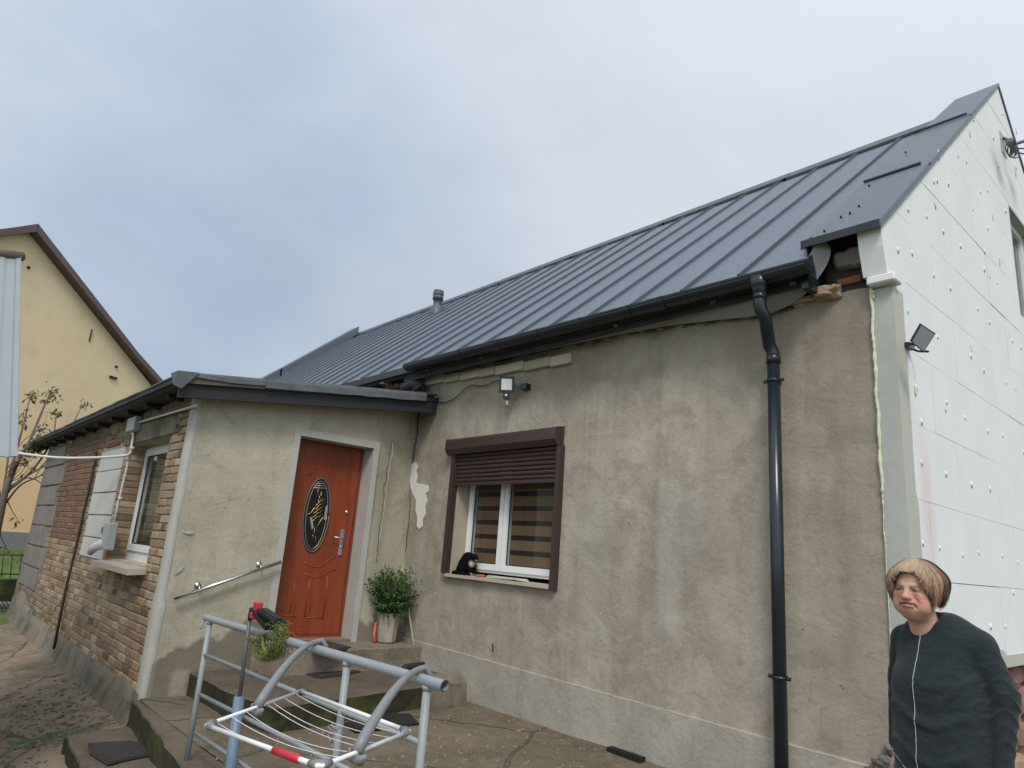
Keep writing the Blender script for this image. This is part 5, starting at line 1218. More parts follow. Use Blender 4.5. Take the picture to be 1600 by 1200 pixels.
DG = (P(1440, 530, 'x', XG + .17) - Vector(C0)).dot(Vector(CAMF)); qd = [PD(a, b_, DG) for a, b_ in ((1439, 506), (1462, 521), (1443, 551), (1423, 534))]
toc = (Vector(C0) - qd[0]).normalized()
mb = MB(); mb.prism(qd, -toc * .035 + Vector((-.0, -.02, 0))); build(mb, 'housing', simple('dark_lamp_rim', (.02, .022, .026), .4), fg)
MAT['lampface'] = simple('grey_lamp_face', (.20, .21, .24), .25, var=.05, bump=.02)
sgn = 1 if uz.x > 0 else -1
qc = sum(qd, Vector((0, 0, 0))) / 4; qe = [qc + (p - qc) * .9 + toc * .001 + ux * .004 for p in qd]
mb = MB(); mb.prism(qe, toc * .004); build(mb, 'lamp_glass', MAT['lampface'], fg)
mb = MB(); b0_ = P(1421, 541, 'x', XG + .02)
mb.tube([c - uy * .08 - ux * .06, b0_ + Vector((.02, -.02, .01)), b0_ + Vector((0, -.02, 0))], .009, 6); mb.tube([c - uy * .085 + ux * .05, b0_ + Vector((.03, .08, -.02)), b0_ + Vector((0, .03, -.01))], .009, 6); mb.obox(b0_, (1, 0, 0), (0, 1, 0), (0, 0, 1), .016, .05, .016); build(mb, 'bracket', MAT['blackplastic'], fg)
# service bracket with coiled wires at the gable
sb = thing('wire_bracket', 'metal service bracket with coiled grey wires high on the gable', 'cable bracket', (XG, 9.0, 6.6))
c = P(1580, 224, 'x', XG + .15); mb = MB()
for k in range(7):
    R_ = .055 + .009 * k; mb.tube([c + Vector((.03 * math.sin(t * 1.3 + k), R_ * 1.25 * math.cos(t), R_ * .72 * math.sin(t) - .012 * k)) for t in np.linspace(0, 2 * math.pi, 22)], .007, 5)
mb.tube([c + Vector((0, .12, 0)), c + Vector((.3, .5, .05)), c + Vector((1.2, 1.4, .2))], .008, 6); mb.tube([c + Vector((0, .1, -.05)), c + Vector((.3, .6, -.06)), c + Vector((2.2, 1.4, .0))], .008, 6)
build(mb, 'wire_coil', MAT['polegrey'], sb)
mb = MB(); q = P(1568, 216, 'x', XG + .01); mb.tube([q, c + Vector((.0, .25, .12)), c + Vector((.15, .55, .30))], .018, 8); mb.obox(c + Vector((.1, .42, .15)), (1, 0, 0), (0, 1, .3), (0, -.3, 1), .05, .09, .04); build(mb, 'bracket_arm', MAT['polegrey'], sb)
mb = MB(); q = P(1567, 222, 'x', XG + .001); mb.box(XG - .0, XG + .004, q.y - .09, q.y + .10, q.z - .16, q.z + .10); build(mb, 'board_cutout', MAT['cement'], sb)
# conduit and boxes on the brick wall
cd = thing('conduit_run', 'white conduit with a grey junction box across the brick wall', 'conduit', (-9.15, YB, 2.4))
ct = lambda px, py, off=.03: P(px, py, 'y', YB - off)
mb = MB(); mb.tube([ct(306, 634), ct(214, 661)], .013, 8); build(mb, 'pipe', MAT['conduit'], cd)
mb = MB(); jb = ct(208, 663, .05); mb.bevbox(jb.x - .17, jb.x + .17, jb.y - .03, jb.y + .05, jb.z - .085, jb.z + .085, .01); build(mb, 'junction_box', MAT['pvcgrey'], cd)
v0 = ct(210, 672); v1 = ct(204, 706)
mb = MB(); mb.tube([v0, v1, ct(196, 740), ct(184, 790), ct(177, 822)], .013, 8); build(mb, 'pipe', MAT['conduit'], cd)
for a in ((208, 678), (207, 700), (188, 779)): q = ct(*a); mb = MB(); mb.lathe(q - Vector((0, 0, .015)), [(.022, 0), (.022, .03)], 8); build(mb, 'pipe_clip', MAT['conduit'], cd)
DV = (v1 - Vector(C0)).dot(Vector(CAMF))
mb = MB(); mb.tube(cablep([v1 + Vector((.0, 0, .04))] + [PD(a_, b_, dz) for a_, b_, dz in ((203, 708, DV), (193, 712, DV - .05), (150, 715, DV * .75 + 2.25), (90, 715, DV * .4 + 5.4), (28, 708, 9.0), (5, 704, 8.9))], 6), .016, 8); build(mb, 'spanning_pipe', MAT['conduit'], cd)
so_ = thing('outdoor_socket', 'grey outdoor socket box with a white plug below the conduit', 'socket', (-9.2, YB, 1.3))
q = ct(172, 838, .04); mb = MB(); mb.bevbox(q.x - .13, q.x + .12, q.y - .06, q.y + .04, q.z - .15, q.z + .15, .012); build(mb, 'box', MAT['pvcgrey'], so_)
mb = MB(); mb.bevbox(q.x - .25, q.x - .14, q.y - .05, q.y + .02, q.z + .02, q.z + .1, .01); build(mb, 'flap', MAT['blackplastic'], so_)
mb = MB(); mb.tube([q + Vector((-.05, -.05, -.08)), q + Vector((-.16, -.10, -.14)), q + Vector((-.22, -.12, -.2))], [.05, .05, .035], 10); build(mb, 'plug', MAT['conduit'], so_)
mb = MB(); mb.tube([ct(150, 706, .03), ct(149, 720, .03), ct(120, 850, .03), ct(103, 920, .03), ct(84, 1014, .05)], .017, 8); o = build(mb, 'rusty_wall_pipe', MAT['rust']); tag(o, 'thin rusty pipe running down the brick wall', 'pipe')
mb = MB(); q = ct(281, 664, .03); mb.tube([q + Vector((-.1, 0, 0)), q + Vector((0, -.02, 0)), q + Vector((.02, -.03, -.03))], .010, 5); o = build(mb, 'wall_nail', MAT['rust']); tag(o, 'small bent iron nail above the annexe window', 'nail')

# ------------------------------------------------------------------ shed roof at the left edge
shed = thing('corrugated_shed', 'pale corrugated metal roof of a shed at the left edge', 'shed', (-9, -1, 0))
def PHd(px, py, hd):
    d = ray(px, py); return Vector(C0 + d / np.hypot(d[0], d[1]) * hd)
e0 = PHd(29, 716, 5.4); t0_ = PHd(34, 404, 7.6); dn_ = t0_ - e0
sdv = Vector((-CAMR[0], -CAMR[1], 0)).normalized()
mb = MB(); n = 60; v = []; nv = dn_.cross(sdv).normalized()
for i in range(n + 1):
    s = i * .02 ; h = .012 * (1 if (i % 8) in (0, 1, 2) else 0) 
    for k in (0, 1): v.append(e0 + sdv * s + dn_ * k + nv * h)
mb.add(v, [(2 * i, 2 * i + 1, 2 * i + 3, 2 * i + 2) for i in range(n)]); o = build(mb, 'roof_sheet', MAT['corr'], shed); sm = o.modifiers.new('s', 'SOLIDIFY'); sm.thickness = .006
mb = MB(); mb.tube([t0_ + Vector((0, 0, .02)), t0_ + sdv * 1.2 + Vector((0, 0, .08))], .045, 8); build(mb, 'ridge_trim', MAT['oldwood'], shed)
mb = MB(); w0 = e0 + sdv * .22 + dn_ * .08; 
mb.prism([Vector((w0.x, w0.y, -.5)), Vector((w0.x, w0.y, e0.z - .1)), Vector((w0.x, w0.y, e0.z - .1)) + sdv * 1.2, Vector((w0.x, w0.y, -.5)) + sdv * 1.2], Vector((dn_.x, dn_.y, 0))); build(mb, 'shed_wall', MAT['darkboard'], shed)

# ------------------------------------------------------------------ yellow house behind
yh = thing('yellow_house', 'yellow rendered neighbouring house with a steep maroon edged gable', 'house', (-25, 4, 0))
d = ray(1226, 893); dh = Vector((d[0], d[1], 0)).normalized(); q0 = PHd(45, 500, 24); yn = Vector((dh.y, -dh.x, 0))
def Y(px, py, off=0):
    r = Vector(ray(px, py)); c = Vector(C0); q = q0 + yn * off; t = (q - c).dot(yn) / r.dot(yn); return c + r * t
back = -yn * 9 if (Vector(C0) - q0).dot(yn) > 0 else yn * 9
ap = Y(45, 364); er = Y(236, 602); hw = (er - ap).dot(dh); base = Y(20, 862).z - .6
def yp(u, z): return Vector((ap.x + dh.x * u, ap.y + dh.y * u, z))
sl_ = (ap.z - er.z) / hw; el = ap.z - sl_ * hw
mb = MB(); mb.prism([yp(-hw, base + .5), yp(hw, base + .5), yp(hw, er.z), yp(0, ap.z), yp(-hw, el)], back); build(mb, 'wall', MAT['yellow'], yh)
mb = MB(); zp = Y(20, 831).z; mb.prism([yp(-hw - .03, base - .5), yp(hw + .03, base - .5), yp(hw + .03, zp), yp(-hw - .03, zp)], back * 1.004 - back.normalized() * .05); o = build(mb, 'plinth', MAT['greyplinth'], yh); o.location -= back.normalized() * .06
fb = -back.normalized() * .35
for s in (1, -1):
    mb = MB(); a = yp(-.02 * s, ap.z + .02); b = yp(s * (hw + .5), er.z - .5 * sl_ + (.15)); mb.prism([a, yp(s * hw * .8, er.z + .2 * hw * sl_ + .02), b, b + Vector((0, 0, .19)), yp(s * hw * .8, er.z + .2 * hw * sl_ + .20), a + Vector((0, 0, .23))], back * 1.02 + fb * -1); o = build(mb, 'roof', MAT['maroon'], yh); o.location += fb
q = Y(176, 590, 0); mb = MB(); mb.obox(q - back.normalized() * .02, dh, yn, (0, 0, 1), .13, .04, .035); build(mb, 'vent_slot', MAT['darkgap'], yh)
for a, b in ((44, 418), (181, 573)): q = Y(a, b); mb = MB(); mb.obox(q - back.normalized() * .02, dh, yn, (0, 0, 1), .035, .03, .035); build(mb, 'vent_hole', MAT['darkgap'], yh)
q = Y(141, 524); mb = MB(); mb.obox(q - back.normalized() * .02, dh, yn, (0, 0, 1), .012, .02, .2); build(mb, 'wall_anchor', MAT['rust'], yh)
# low fence, kerb and grass
fn = thing('low_wire_fence', 'low dark metal fence in front of the strip of grass', 'fence', (-19, 2, 0))
f0 = PHd(-30, 868, 16.5); f1 = PHd(60, 870, 16.0)
def onh(px, py, hd): return PHd(px, py, hd)
for py, r in ((867, .016), (897, .016)):
    mb = MB(); mb.tube([onh(-60, py - 1, 16.6), onh(20, py, 16.4), onh(90, py + 2, 16.2)], r, 6); build(mb, 'rail', MAT['fencedark'], fn)
for px in range(-50, 70, 14):
    mb = MB(); mb.tube([onh(px, 864, 16.4), onh(px - 4, 902, 16.4)], .008, 5); build(mb, 'bar', MAT['fencedark'], fn)
kb = onh(10, 915, 15.9)
mb = MB(); a = onh(-60, 905, 15.7); b = onh(26, 906, 15.7); mb.prism([a, b, b + Vector((0, 0, -.38)), a + Vector((0, 0, -.38))], Vector((-.3, .05, 0))); o = build(mb, 'low_kerb_wall', MAT['mossrise']); tag(o, 'dark mossy low kerb wall at the far end of the yard', 'wall')
gr = MB()
for i in range(7000):
    px, py = random.uniform(-60, 70), random.uniform(872, 912); x = -17 - random.random() * 7; y = random.uniform(-2.5, 5)
    z = gz(x, y); h = random.uniform(.03, .08); an = random.uniform(0, 6.28); w = .012
    gr.add([(x, y, z - .02), (x + w * math.cos(an), y + w * math.sin(an), z - .02), (x + random.gauss(0, .03), y + random.gauss(0, .03), z + h)], [(0, 1, 2)], (random.random(),) * 3)
build(gr, 'grass_blades', leaf_mat('grass_blade', (.05, .09, .02), (.14, .22, .05)), kind='stuff')

# ------------------------------------------------------------------ young tree with few leaves
tr = thing('young_fruit_tree', 'young tree with sparse olive leaves in front of the yellow wall', 'tree', (-14, 0, 0))
TD = 15.0
def T(px, py, dd=0): return PHd(px, py, TD + dd)
trunk = MB(); trunk.tube([T(-28, 900), T(-12, 850), T(0, 800), T(8, 770), T(14, 745)], [.11, .085, .07, .05, .035], 8); build(trunk, 'trunk', MAT['bark'], tr)
brn = MB(); lf = MB(); random.seed(21)
def branch(pts, r0, leaves, ld):
    c = cablep([T(a, b, k * .25 * (-1) ** i) for k, (a, b) in enumerate(pts) for i in (0,)], 6); n = len(c)
    brn.tube(c, [r0 * (1 - .8 * i / n) for i in range(n)], 5)
    for _ in range(leaves):
        k = random.uniform(ld, 1) ** .7; p = c[min(n - 1, int(k * n))]; dd = Vector((random.gauss(0, 1), random.gauss(0, 1), random.gauss(-.9, .5)))
        leafq(lf, p + Vector((random.gauss(0, .05), random.gauss(0, .05), random.gauss(-.02, .05))), dd, random.uniform(.08, .14), random.uniform(.018, .032), random.random())
branch([(2, 790), (20, 740), (45, 690), (62, 650), (74, 622), (84, 604)], .03, 26, .72); branch([(6, 780), (30, 720), (55, 670), (72, 630), (86, 612)], .025, 20, .7)
branch([(0, 790), (15, 740), (32, 680), (40, 650), (46, 625), (54, 612)], .028, 24, .7); branch([(4, 770), (30, 715), (52, 680), (64, 664)], .02, 10, .7)
branch([(8, 770), (50, 735), (80, 690), (88, 650), (90, 642)], .025, 14, .8); branch([(10, 765), (40, 745), (70, 728), (100, 715)], .02, 10, .6); branch([(0, 800), (30, 760), (60, 745), (80, 735)], .02, 14, .5)
branch([(2, 785), (12, 720), (14, 680), (36, 645), (34, 660)], .02, 20, .6); branch([(90, 690), (110, 668), (125, 640), (134, 628)], .018, 16, .75); branch([(0, 780), (-5, 720), (5, 660), (20, 610)], .02, 14, .5)
branch([(0, 790), (30, 750), (60, 752), (75, 780), (60, 800)], .014, 10, .4); branch([(5, 775), (0, 830), (12, 860)], .015, 5, .6); branch([(10, 780), (20, 800), (30, 815)], .01, 8, .7)
for i in range(16):
    a = random.uniform(0, 60), random.uniform(700, 760); branch([a, (a[0] + random.uniform(10, 30), a[1] - random.uniform(5, 30)), (a[0] + random.uniform(30, 50), a[1] - random.uniform(20, 60))], .009, 5, .4)
build(brn, 'branches', MAT['bark'], tr); build(lf, 'crown', leaf_mat('sparse_leaf', (.07, .075, .02), (.20, .19, .05)), tr)
# ------------------------------------------------------------------ living figures from signed distance fields
import openvdb
class SDF:
    def __init__(s, lo, hi, vx):
        s.lo = np.array(lo, float); s.vx = vx; n = np.ceil((np.array(hi) - s.lo) / vx).astype(int)
        s.X, s.Y, s.Z = np.meshgrid(*[(s.lo[i] + vx * np.arange(n[i])).astype(np.float32) for i in range(3)], indexing='ij'); s.d = np.full(n, 9, np.float32)
    def ell(s, c, r, rot=None):
        x, y, z = s.X - c[0], s.Y - c[1], s.Z - c[2]
        if rot is not None:
            m = np.array(Matrix.Rotation(rot[1], 3, rot[0])); x, y, z = [m[0][i] * x + m[1][i] * y + m[2][i] * z for i in range(3)]
        k0 = np.sqrt((x / r[0]) ** 2 + (y / r[1]) ** 2 + (z / r[2]) ** 2); k1 = np.sqrt((x / r[0] ** 2) ** 2 + (y / r[1] ** 2) ** 2 + (z / r[2] ** 2) ** 2) + 1e-6
        return k0 * (k0 - 1) / k1
    def cap(s, a, b, ra, rb, sq=(1, 1, 1)):
        a, b = np.array(a, float), np.array(b, float); ab = b - a; px, py, pz = s.X - a[0], s.Y - a[1], s.Z - a[2]
        t = np.clip((px * ab[0] + py * ab[1] + pz * ab[2]) / (ab @ ab), 0, 1)
        return np.sqrt(((px - ab[0] * t) / sq[0]) ** 2 + ((py - ab[1] * t) / sq[1]) ** 2 + ((pz - ab[2] * t) / sq[2]) ** 2) - (ra + (rb - ra) * t)
    def u(s, d, k=.02):
        h = np.maximum(k - np.abs(s.d - d), 0) / k; s.d = np.minimum(s.d, d) - h * h * k * .25; return s
    def sub(s, d, k=.01):
        h = np.maximum(k - np.abs(-s.d - d), 0) / k; s.d = np.maximum(s.d, -d) + h * h * k * .25; return s
    def inter(s, d, k=.01):
        h = np.maximum(k - np.abs(s.d - d), 0) / k; s.d = np.maximum(s.d, d) + h * h * k * .25; return s
    def chain(s, pts, k=.02, sq=(1, 1, 1)):
        for (a, ra), (b, rb) in zip(pts[:-1], pts[1:]): s.u(s.cap(a, b, ra, rb, sq), k)
        return s
    def mesh(s, name, mat, colf=None):
        g = openvdb.FloatGrid(9.0); g.copyFromArray(np.ascontiguousarray(s.d / s.vx)); pts, tri, quad = g.convertToPolygons(0.0, 0.0)
        pts = pts * s.vx + s.lo; me = bpy.data.meshes.new(name); me.from_pydata(pts.tolist(), [], [tuple(map(int, q[::-1])) for q in quad] + [tuple(map(int, q[::-1])) for q in tri])
        me.polygons.foreach_set('use_smooth', [True] * len(me.polygons)); me.materials.append(mat)
        if colf is not None:
            c = colf(pts); at = me.color_attributes.new('bc', 'FLOAT_COLOR', 'POINT'); at.data.foreach_set('color', np.hstack([c, np.ones((len(c), 1))]).ravel())
        bm = bmesh.new(); bm.from_mesh(me); bmesh.ops.recalc_face_normals(bm, faces=bm.faces); bm.to_mesh(me); bm.free()
        return me
    def hit(s, x, z, y0=-.6):
        """front surface (from -y) at given x, z"""
        i = int((x - s.lo[0]) / s.vx); k = int((z - s.lo[2]) / s.vx); col = s.d[i, :, k]; j = np.argmax(col < 0); return s.lo[1] + s.vx * (j - .3)
def n3(x, y, z, s=0): return np.sin(x * 1.7 + s) * np.cos(y * 2.3 + 1.3 * s) + .6 * np.sin(z * 3.1 + x * 1.9 + s) * np.cos(y * 1.1 - z * 2.2) + .3 * np.sin(x * 5.3 + z * 4.7 + s) * np.sin(y * 6.1 + s)
def vmat(name, rough=.6, sss=0, nsc=60, bump=.2, bd=.003, nstr=(1, 1, 1), var=.12):
    t = NT(name); v = t.n('ShaderNodeVertexColor', layer_name='bc'); n = t.noise(nsc, 4, .6, nstr); c = t.mix(t.rng(n, .3, .7, var, 0), v.outputs[0], (0, 0, 0))
    t.col(c).rough(rough).bump(n, bump, bd)
    if sss: t.b.inputs['Subsurface Weight'].default_value = sss; t.b.inputs['Subsurface Radius'].default_value = (.012, .005, .003); t.b.inputs['Subsurface Scale'].default_value = .5
    return t.m
g = lambda p, c, r: np.exp(-(((p - np.array(c)) / np.array(r)) ** 2).sum(1))

# ---- elderly woman, local frame: faces -Y, +X towards the right of the picture, feet at z = 0
dW = ray(1430, 922); W0 = Vector(C0 + dW / FPX * 2.80)
woman = thing('person', 'elderly person with short light brown hair in a long dark sweater by the wall', 'person', (W0.x, W0.y, 0.0))
HZ = W0.z                     # head centre height
yaw_h, yaw_b = math.radians(-2), math.radians(-14)
# head in its own frame, centred at the face centre
h = SDF((-.115, -.16, -.25), (.115, .16, .15), .003)
h.u(h.ell((0, .012, .035), (.073, .092, .085)), .01)               # skull
h.u(h.ell((0, -.025, -.030), (.064, .066, .082)), .03)             # face
h.u(h.ell((0, -.048, -.085), (.036, .030, .026)), .03)             # chin
for s in (-1, 1):
    h.u(h.ell((s * .040, -.045, -.050), (.027, .032, .034)), .02)   # cheeks / jowls
    h.u(h.ell((s * .042, -.030, -.078), (.022, .036, .026)), .025)
    h.u(h.ell((s * .035, -.058, -.018), (.022, .02, .014)), .015)
    h.sub(h.ell((s * .029, -.095, .008), (.020, .021, .0115)), .012)  # eye sockets
    h.u(h.ell((s * .025, -.079, .0185), (.016, .009, .0050), ('Y', s * .25)), .014)   # brow ridge
    h.u(h.ell((s * .029, -.0765, .004), (.0145, .0115, .0105)), .005)
    h.sub(h.ell((s * .0285, -.089, .0030), (.0150, .006, .0024)), .003)   # narrowed eye slit
    h.u(h.ell((s * .029, -.077, -.010), (.014, .008, .004)), .008)   # bags
    h.u(h.ell((s * .078, .010, -.010), (.010, .018, .030)), .008)    # ears
    h.u(h.ell((s * .0125, -.092, -.031), (.010, .010, .0085)), .007)  # nostril wings
    h.sub(h.ell((s * .037, -.093, -.045), (.0042, .014, .022), ('Y', -s * .55)), .010)  # nasolabial folds
    h.sub(h.ell((s * .028, -.083, -.068), (.003, .010, .010), ('Y', -s * .4)), .008)
h.u(h.cap((0, -.082, .012), (0, -.100, -.022), .008, .0115), .012); h.u(h.ell((0, -.103, -.027), (.0145, .0125, .0115)), .010)
h.u(h.ell((0, -.088, -.050), (.022, .010, .008)), .012); h.u(h.ell((0, -.086, -.066), (.020, .009, .007)), .010)
for s in (-1, 1): h.sub(h.ell((s * .013, -.100, -.0585), (.018, .013, .0026), ('Y', s * .33)), .004)
for s in (-1, 1): h.sub(h.ell((s * .024, -.092, -.0605), (.008, .010, .002), ('Y', s * .6)), .004)
h.u(h.cap((0, .02, -.06), (.012, .062, -.185), .052, .058), .03)        # neck
h.u(h.ell((0, -.015, -.112), (.040, .045, .025)), .03)
for z_ in (.050, .060, .041): h.sub(h.ell((0, -.082 + (z_ - .04) * .3, z_), (.036, .005, .0010)), .006)
h.d += (.0003 * n3(h.X * 60, h.Y * 60, h.Z * 90)).astype(np.float32)
def hcol(p):
    base = np.array([.56, .325, .235]); c = np.tile(base, (len(p), 1))
    def bl(m, col, k): nonlocal c; m = (m * k)[:, None]; c = c * (1 - m) + np.array(col) * m
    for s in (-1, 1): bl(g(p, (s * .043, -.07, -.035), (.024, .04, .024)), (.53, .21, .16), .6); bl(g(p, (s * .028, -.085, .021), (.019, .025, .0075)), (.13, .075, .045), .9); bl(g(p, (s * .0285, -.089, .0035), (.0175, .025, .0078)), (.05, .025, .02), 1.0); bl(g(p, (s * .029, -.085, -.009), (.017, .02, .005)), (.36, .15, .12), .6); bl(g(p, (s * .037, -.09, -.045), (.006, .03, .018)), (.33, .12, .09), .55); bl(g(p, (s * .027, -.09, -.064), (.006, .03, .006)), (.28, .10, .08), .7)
    bl(g(p, (0, -.105, -.028), (.018, .02, .014)), (.55, .17, .13), .7); bl(g(p, (0, -.09, -.058), (.028, .02, .0085)), (.42, .13, .11), .8); bl(np.exp(-((p[:, 2] + .0555 + 9 * p[:, 0] ** 2) / .0024) ** 2 - (p[:, 0] / .024) ** 4 - ((p[:, 1] + .09) / .03) ** 2), (.15, .045, .04), .95); bl(g(p, (0, -.07, -.092), (.03, .03, .016)), (.50, .2, .15), .4)
    bl(g(p, (0, 0, -.19), (.2, .2, .05)), (.58, .36, .28), .6)
    return c
MAT['skin'] = vmat('skin', .5, .12, 90, .25, .0015)
def place(me, name, mat4, par=woman):
    me.transform(mat4); return link(name, me, par)
tilt = Matrix.Rotation(math.radians(3), 4, 'X') @ Matrix.Rotation(math.radians(2), 4, 'Y')
MH = Matrix.Translation((W0.x, W0.y, HZ)) @ Matrix.Rotation(yaw_h, 4, 'Z') @ tilt @ Matrix.Diagonal((.98, .98, .87, 1))
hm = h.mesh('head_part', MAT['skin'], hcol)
# body: neck base, chest skin, hands and legs as the same mesh (joined below)
hb = Vector((.085, .135))                                            # torso axis behind the forward-held head
MBd = Matrix.Translation((W0.x, W0.y, 0)) @ Matrix.Rotation(yaw_b, 4, 'Z') @ Matrix.Translation((.016, .115, 0)) @ Matrix.Diagonal((.86, .90, 1, 1))
zs0 = HZ - .152                                                      # shoulder level
def limbs(b, grow=0):
    pass
b = SDF((-.42, -.30, -.02), (.42, .30, HZ - .02), .006)
b.u(b.cap((-.03, -.055, HZ - .15), (-.01, .0, HZ - .27), .058, .080), .02); b.u(b.ell((0, -.01, zs0 - .03), (.14, .075, .06)), .03)
for s in (-1, 1):
    b.chain([((s * .10, .02, .78), .085), ((s * .105, .01, .45), .058), ((s * .11, .03, .10), .040)], .02); b.chain([((s * .11, .03, .10), .04), ((s * .115, -.05, .045), .038), ((s * .12, -.12, .03), .03)], .02)
# arms end in hands
HANDS = {-1: [(-.215, -.03, .80), (-.21, -.05, .72)], 1: [(.238, -.02, .80), (.242, -.05, .72)]}
for s in (-1, 1):
    w_, p_ = HANDS[s]; b.chain([((s * .17, .02, zs0 - .08), .035), ((w_[0] + s * .005, w_[1] + .055, w_[2] + .26), .030), (w_, .026)], .02)
    b.u(b.cap(w_, p_, .026, .030, (.65, 1.15, 1)), .015)
    for k, (o, l) in enumerate(((-.030, .060), (-.010, .070), (.010, .066), (.029, .052))):
        a0 = np.array(p_) + [0, o, -.02]; a1 = a0 + [-s * .006, -.004, -l * .55]; a2 = a1 + [-s * .016, .0, -l * .5]; b.u(b.cap(a0, a1, .0095, .009), .004); b.u(b.cap(a1, a2, .009, .0075), .004)
    a0 = np.array(w_) + [0, -.02, -.03]; b.u(b.cap(a0, a0 + [-s * .004, -.035, -.035], .013, .011), .01); b.u(b.cap(a0 + [-s * .004, -.035, -.035], a0 + [-s * .01, -.04, -.065], .011, .008), .005)
bme = b.mesh('body', MAT['skin'], lambda p: np.tile([.54, .33, .25], (len(p), 1)))
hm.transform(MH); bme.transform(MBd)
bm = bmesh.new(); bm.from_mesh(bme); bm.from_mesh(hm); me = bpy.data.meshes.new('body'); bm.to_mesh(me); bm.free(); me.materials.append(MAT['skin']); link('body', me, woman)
# eyes
for s in (-1, 1):
    mb = MB(); c = Vector((s * .0285, -.0745, .0030)); mb.lathe(c, [(.0100 * math.cos(t), .0100 * math.sin(t)) for t in np.linspace(-1.5, 1.5, 9)], 14, axis='y'); me = mb.mesh('eye', simple('eye_white_%d' % (s + 1), (.24, .19, .165), .5, bump=0)); eo = place(me, 'eye', MH)
    mb = MB(); c = Vector((s * .0285 - .001, -.0843, .0028)); mb.lathe(c, [(.0058, 0), (.004, -.0006)], 12, axis='y'); me = mb.mesh('iris', simple('iris_%d' % (s + 1), (.02, .018, .016), .4, bump=0)); me.transform(MH); link('iris', me, eo)
# hair: side-parted bob, ear length
hr_ = SDF((-.135, -.135, -.125), (.135, .155, .165), .003)
X_, Y_, Z_ = hr_.X, hr_.Y, hr_.Z
hr_.u(hr_.ell((.004, .018, .040), (.086, .100, .090)), .01); hr_.u(hr_.ell((.0, .048, .0), (.080, .074, .084)), .03)
for s in (-1, 1): hr_.u(hr_.ell((s * .070, .014, -.004), (.022, .048, .058)), .02)
face = hr_.ell((-.002, -.120, -.008), (.066, .098, .092)); hr_.sub(face, .012); hr_.sub(hr_.ell((0, -.06, -.10), (.075, .09, .060)), .015)
hr_.sub(hr_.ell((0, .02, -.13), (.07, .08, .07)), .01)
def haircol(p):
    s = .5 + .5 * np.sin(p[:, 0] * 300 + p[:, 2] * 90); d, m = np.array([.30, .185, .115]), np.array([.40, .25, .155]); return d + (m - d) * s[:, None]
MAT['hair'] = vmat('hair', .6, 0, 220, .4, .001, (1, 1, .12), .2); MAT['hair'].node_tree.nodes['Principled BSDF'].inputs['Specular IOR Level'].default_value = .3
ho = place(hr_.mesh('hair', MAT['hair'], haircol), 'hair', MH)
mb = MB(); rs_ = random.Random(5)
for i in range(6500):
    th = rs_.uniform(0, 2 * math.pi); fr0 = abs(((th - math.pi + math.pi) % (2 * math.pi)) - math.pi)       # 0 at the front
    ph1 = (63 + 70 * min(1, max(0, (fr0 - .62) / .40))) if fr0 < 1.6 else 133
    ph1 = math.radians(ph1 + rs_.gauss(0, 6.5 if fr0 > .7 else 1.6)); ph0 = rs_.uniform(0.02, .55) * ph1 if rs_.random() < .85 else rs_.uniform(.4, .7) * ph1
    lay = rs_.uniform(-.003, .010); swp = (-.75 if (th < math.pi + .45) else .9) * max(0, 1 - fr0 / 1.0) + rs_.gauss(0, .03); wob = rs_.uniform(0, 6.28); n_ = 8; pts = []
    for k in range(n_ + 1):
        t = k / n_; ph = ph0 + (ph1 - ph0) * t; a_ = th - swp * t ** 1.6 * (ph / ph1) + .055 * math.sin(t * 4 + wob)
        clump = .004 * math.sin(a_ * 9 + 1) + .0025 * math.sin(a_ * 21 + ph * 3); ex = 1 + .16 * max(0, math.sin(ph * .8)) * (1.0 if ph > 1.1 else .5) + .02 * math.sin(a_ * 5 + 2)
        rr0 = lay + clump * (ph / 1.5) + .006 * (t ** 4) * rs_.uniform(-.6, 1.5) * (1 if fr0 > .7 else .15)
        lowk = max(0, (ph - 2.1)) * .02
        hz_ = math.sin(ph) if ph < 1.571 else 1 - .30 * (ph - 1.571) ** 1.3; vz_ = math.cos(ph) if ph < 1.571 else -(ph - 1.571) * 1.12
        pts.append(Vector((.004 + math.sin(a_) * hz_ * (.090 * ex + rr0 - lowk), .020 + math.cos(a_) * hz_ * (.103 * ex + rr0 - lowk), .040 + vz_ * (.098 + rr0))))
    w_ = rs_.uniform(.0007, .0019); k_ = rs_.random(); top = max(0, 1 - abs(fr0) / 1.5)
    c0 = np.array([.26, .13, .07]) * (1 - k_) + np.array([.47, .27, .155]) * k_; c0 = c0 + (np.array([.56, .40, .23]) - c0) * top * (.25 + .6 * rs_.random()); 
    c0 = c0 * (1 + .45 * min(1, max(0, fr0 - 1.0))); c0 = c0 * .82 + c0.mean() * .18  # back strands coloured lighter to offset the shade that falls there
    if rs_.random() < .22: c0 = c0 * .6 + np.array([.40, .34, .28]) * .4
    vs = []
    for k, p in enumerate(pts):
        out = (p - Vector((.004, .02, .04))).normalized(); d = (pts[min(k + 1, n_)] - pts[max(k - 1, 0)]).normalized(); s2 = d.cross(out).normalized() * w_ * (1 if k < n_ else .25); vs += [p - s2, p + s2 + out * .0004]
    mb.add(vs, [(2 * k, 2 * k + 1, 2 * k + 3, 2 * k + 2) for k in range(n_)], tuple(c0), True)
me = mb.mesh('hair_strands', MAT['hair']); me.transform(MH); o = link('hair_strands', me, ho, kind='stuff')
mb = MB(); mb.lathe(Vector((.083, -.004, -.046)), [(.002, -.004), (.005, 0), (.002, .004)], 8); me = mb.mesh('earring', MAT['gold']); place(me, 'earring', MH)
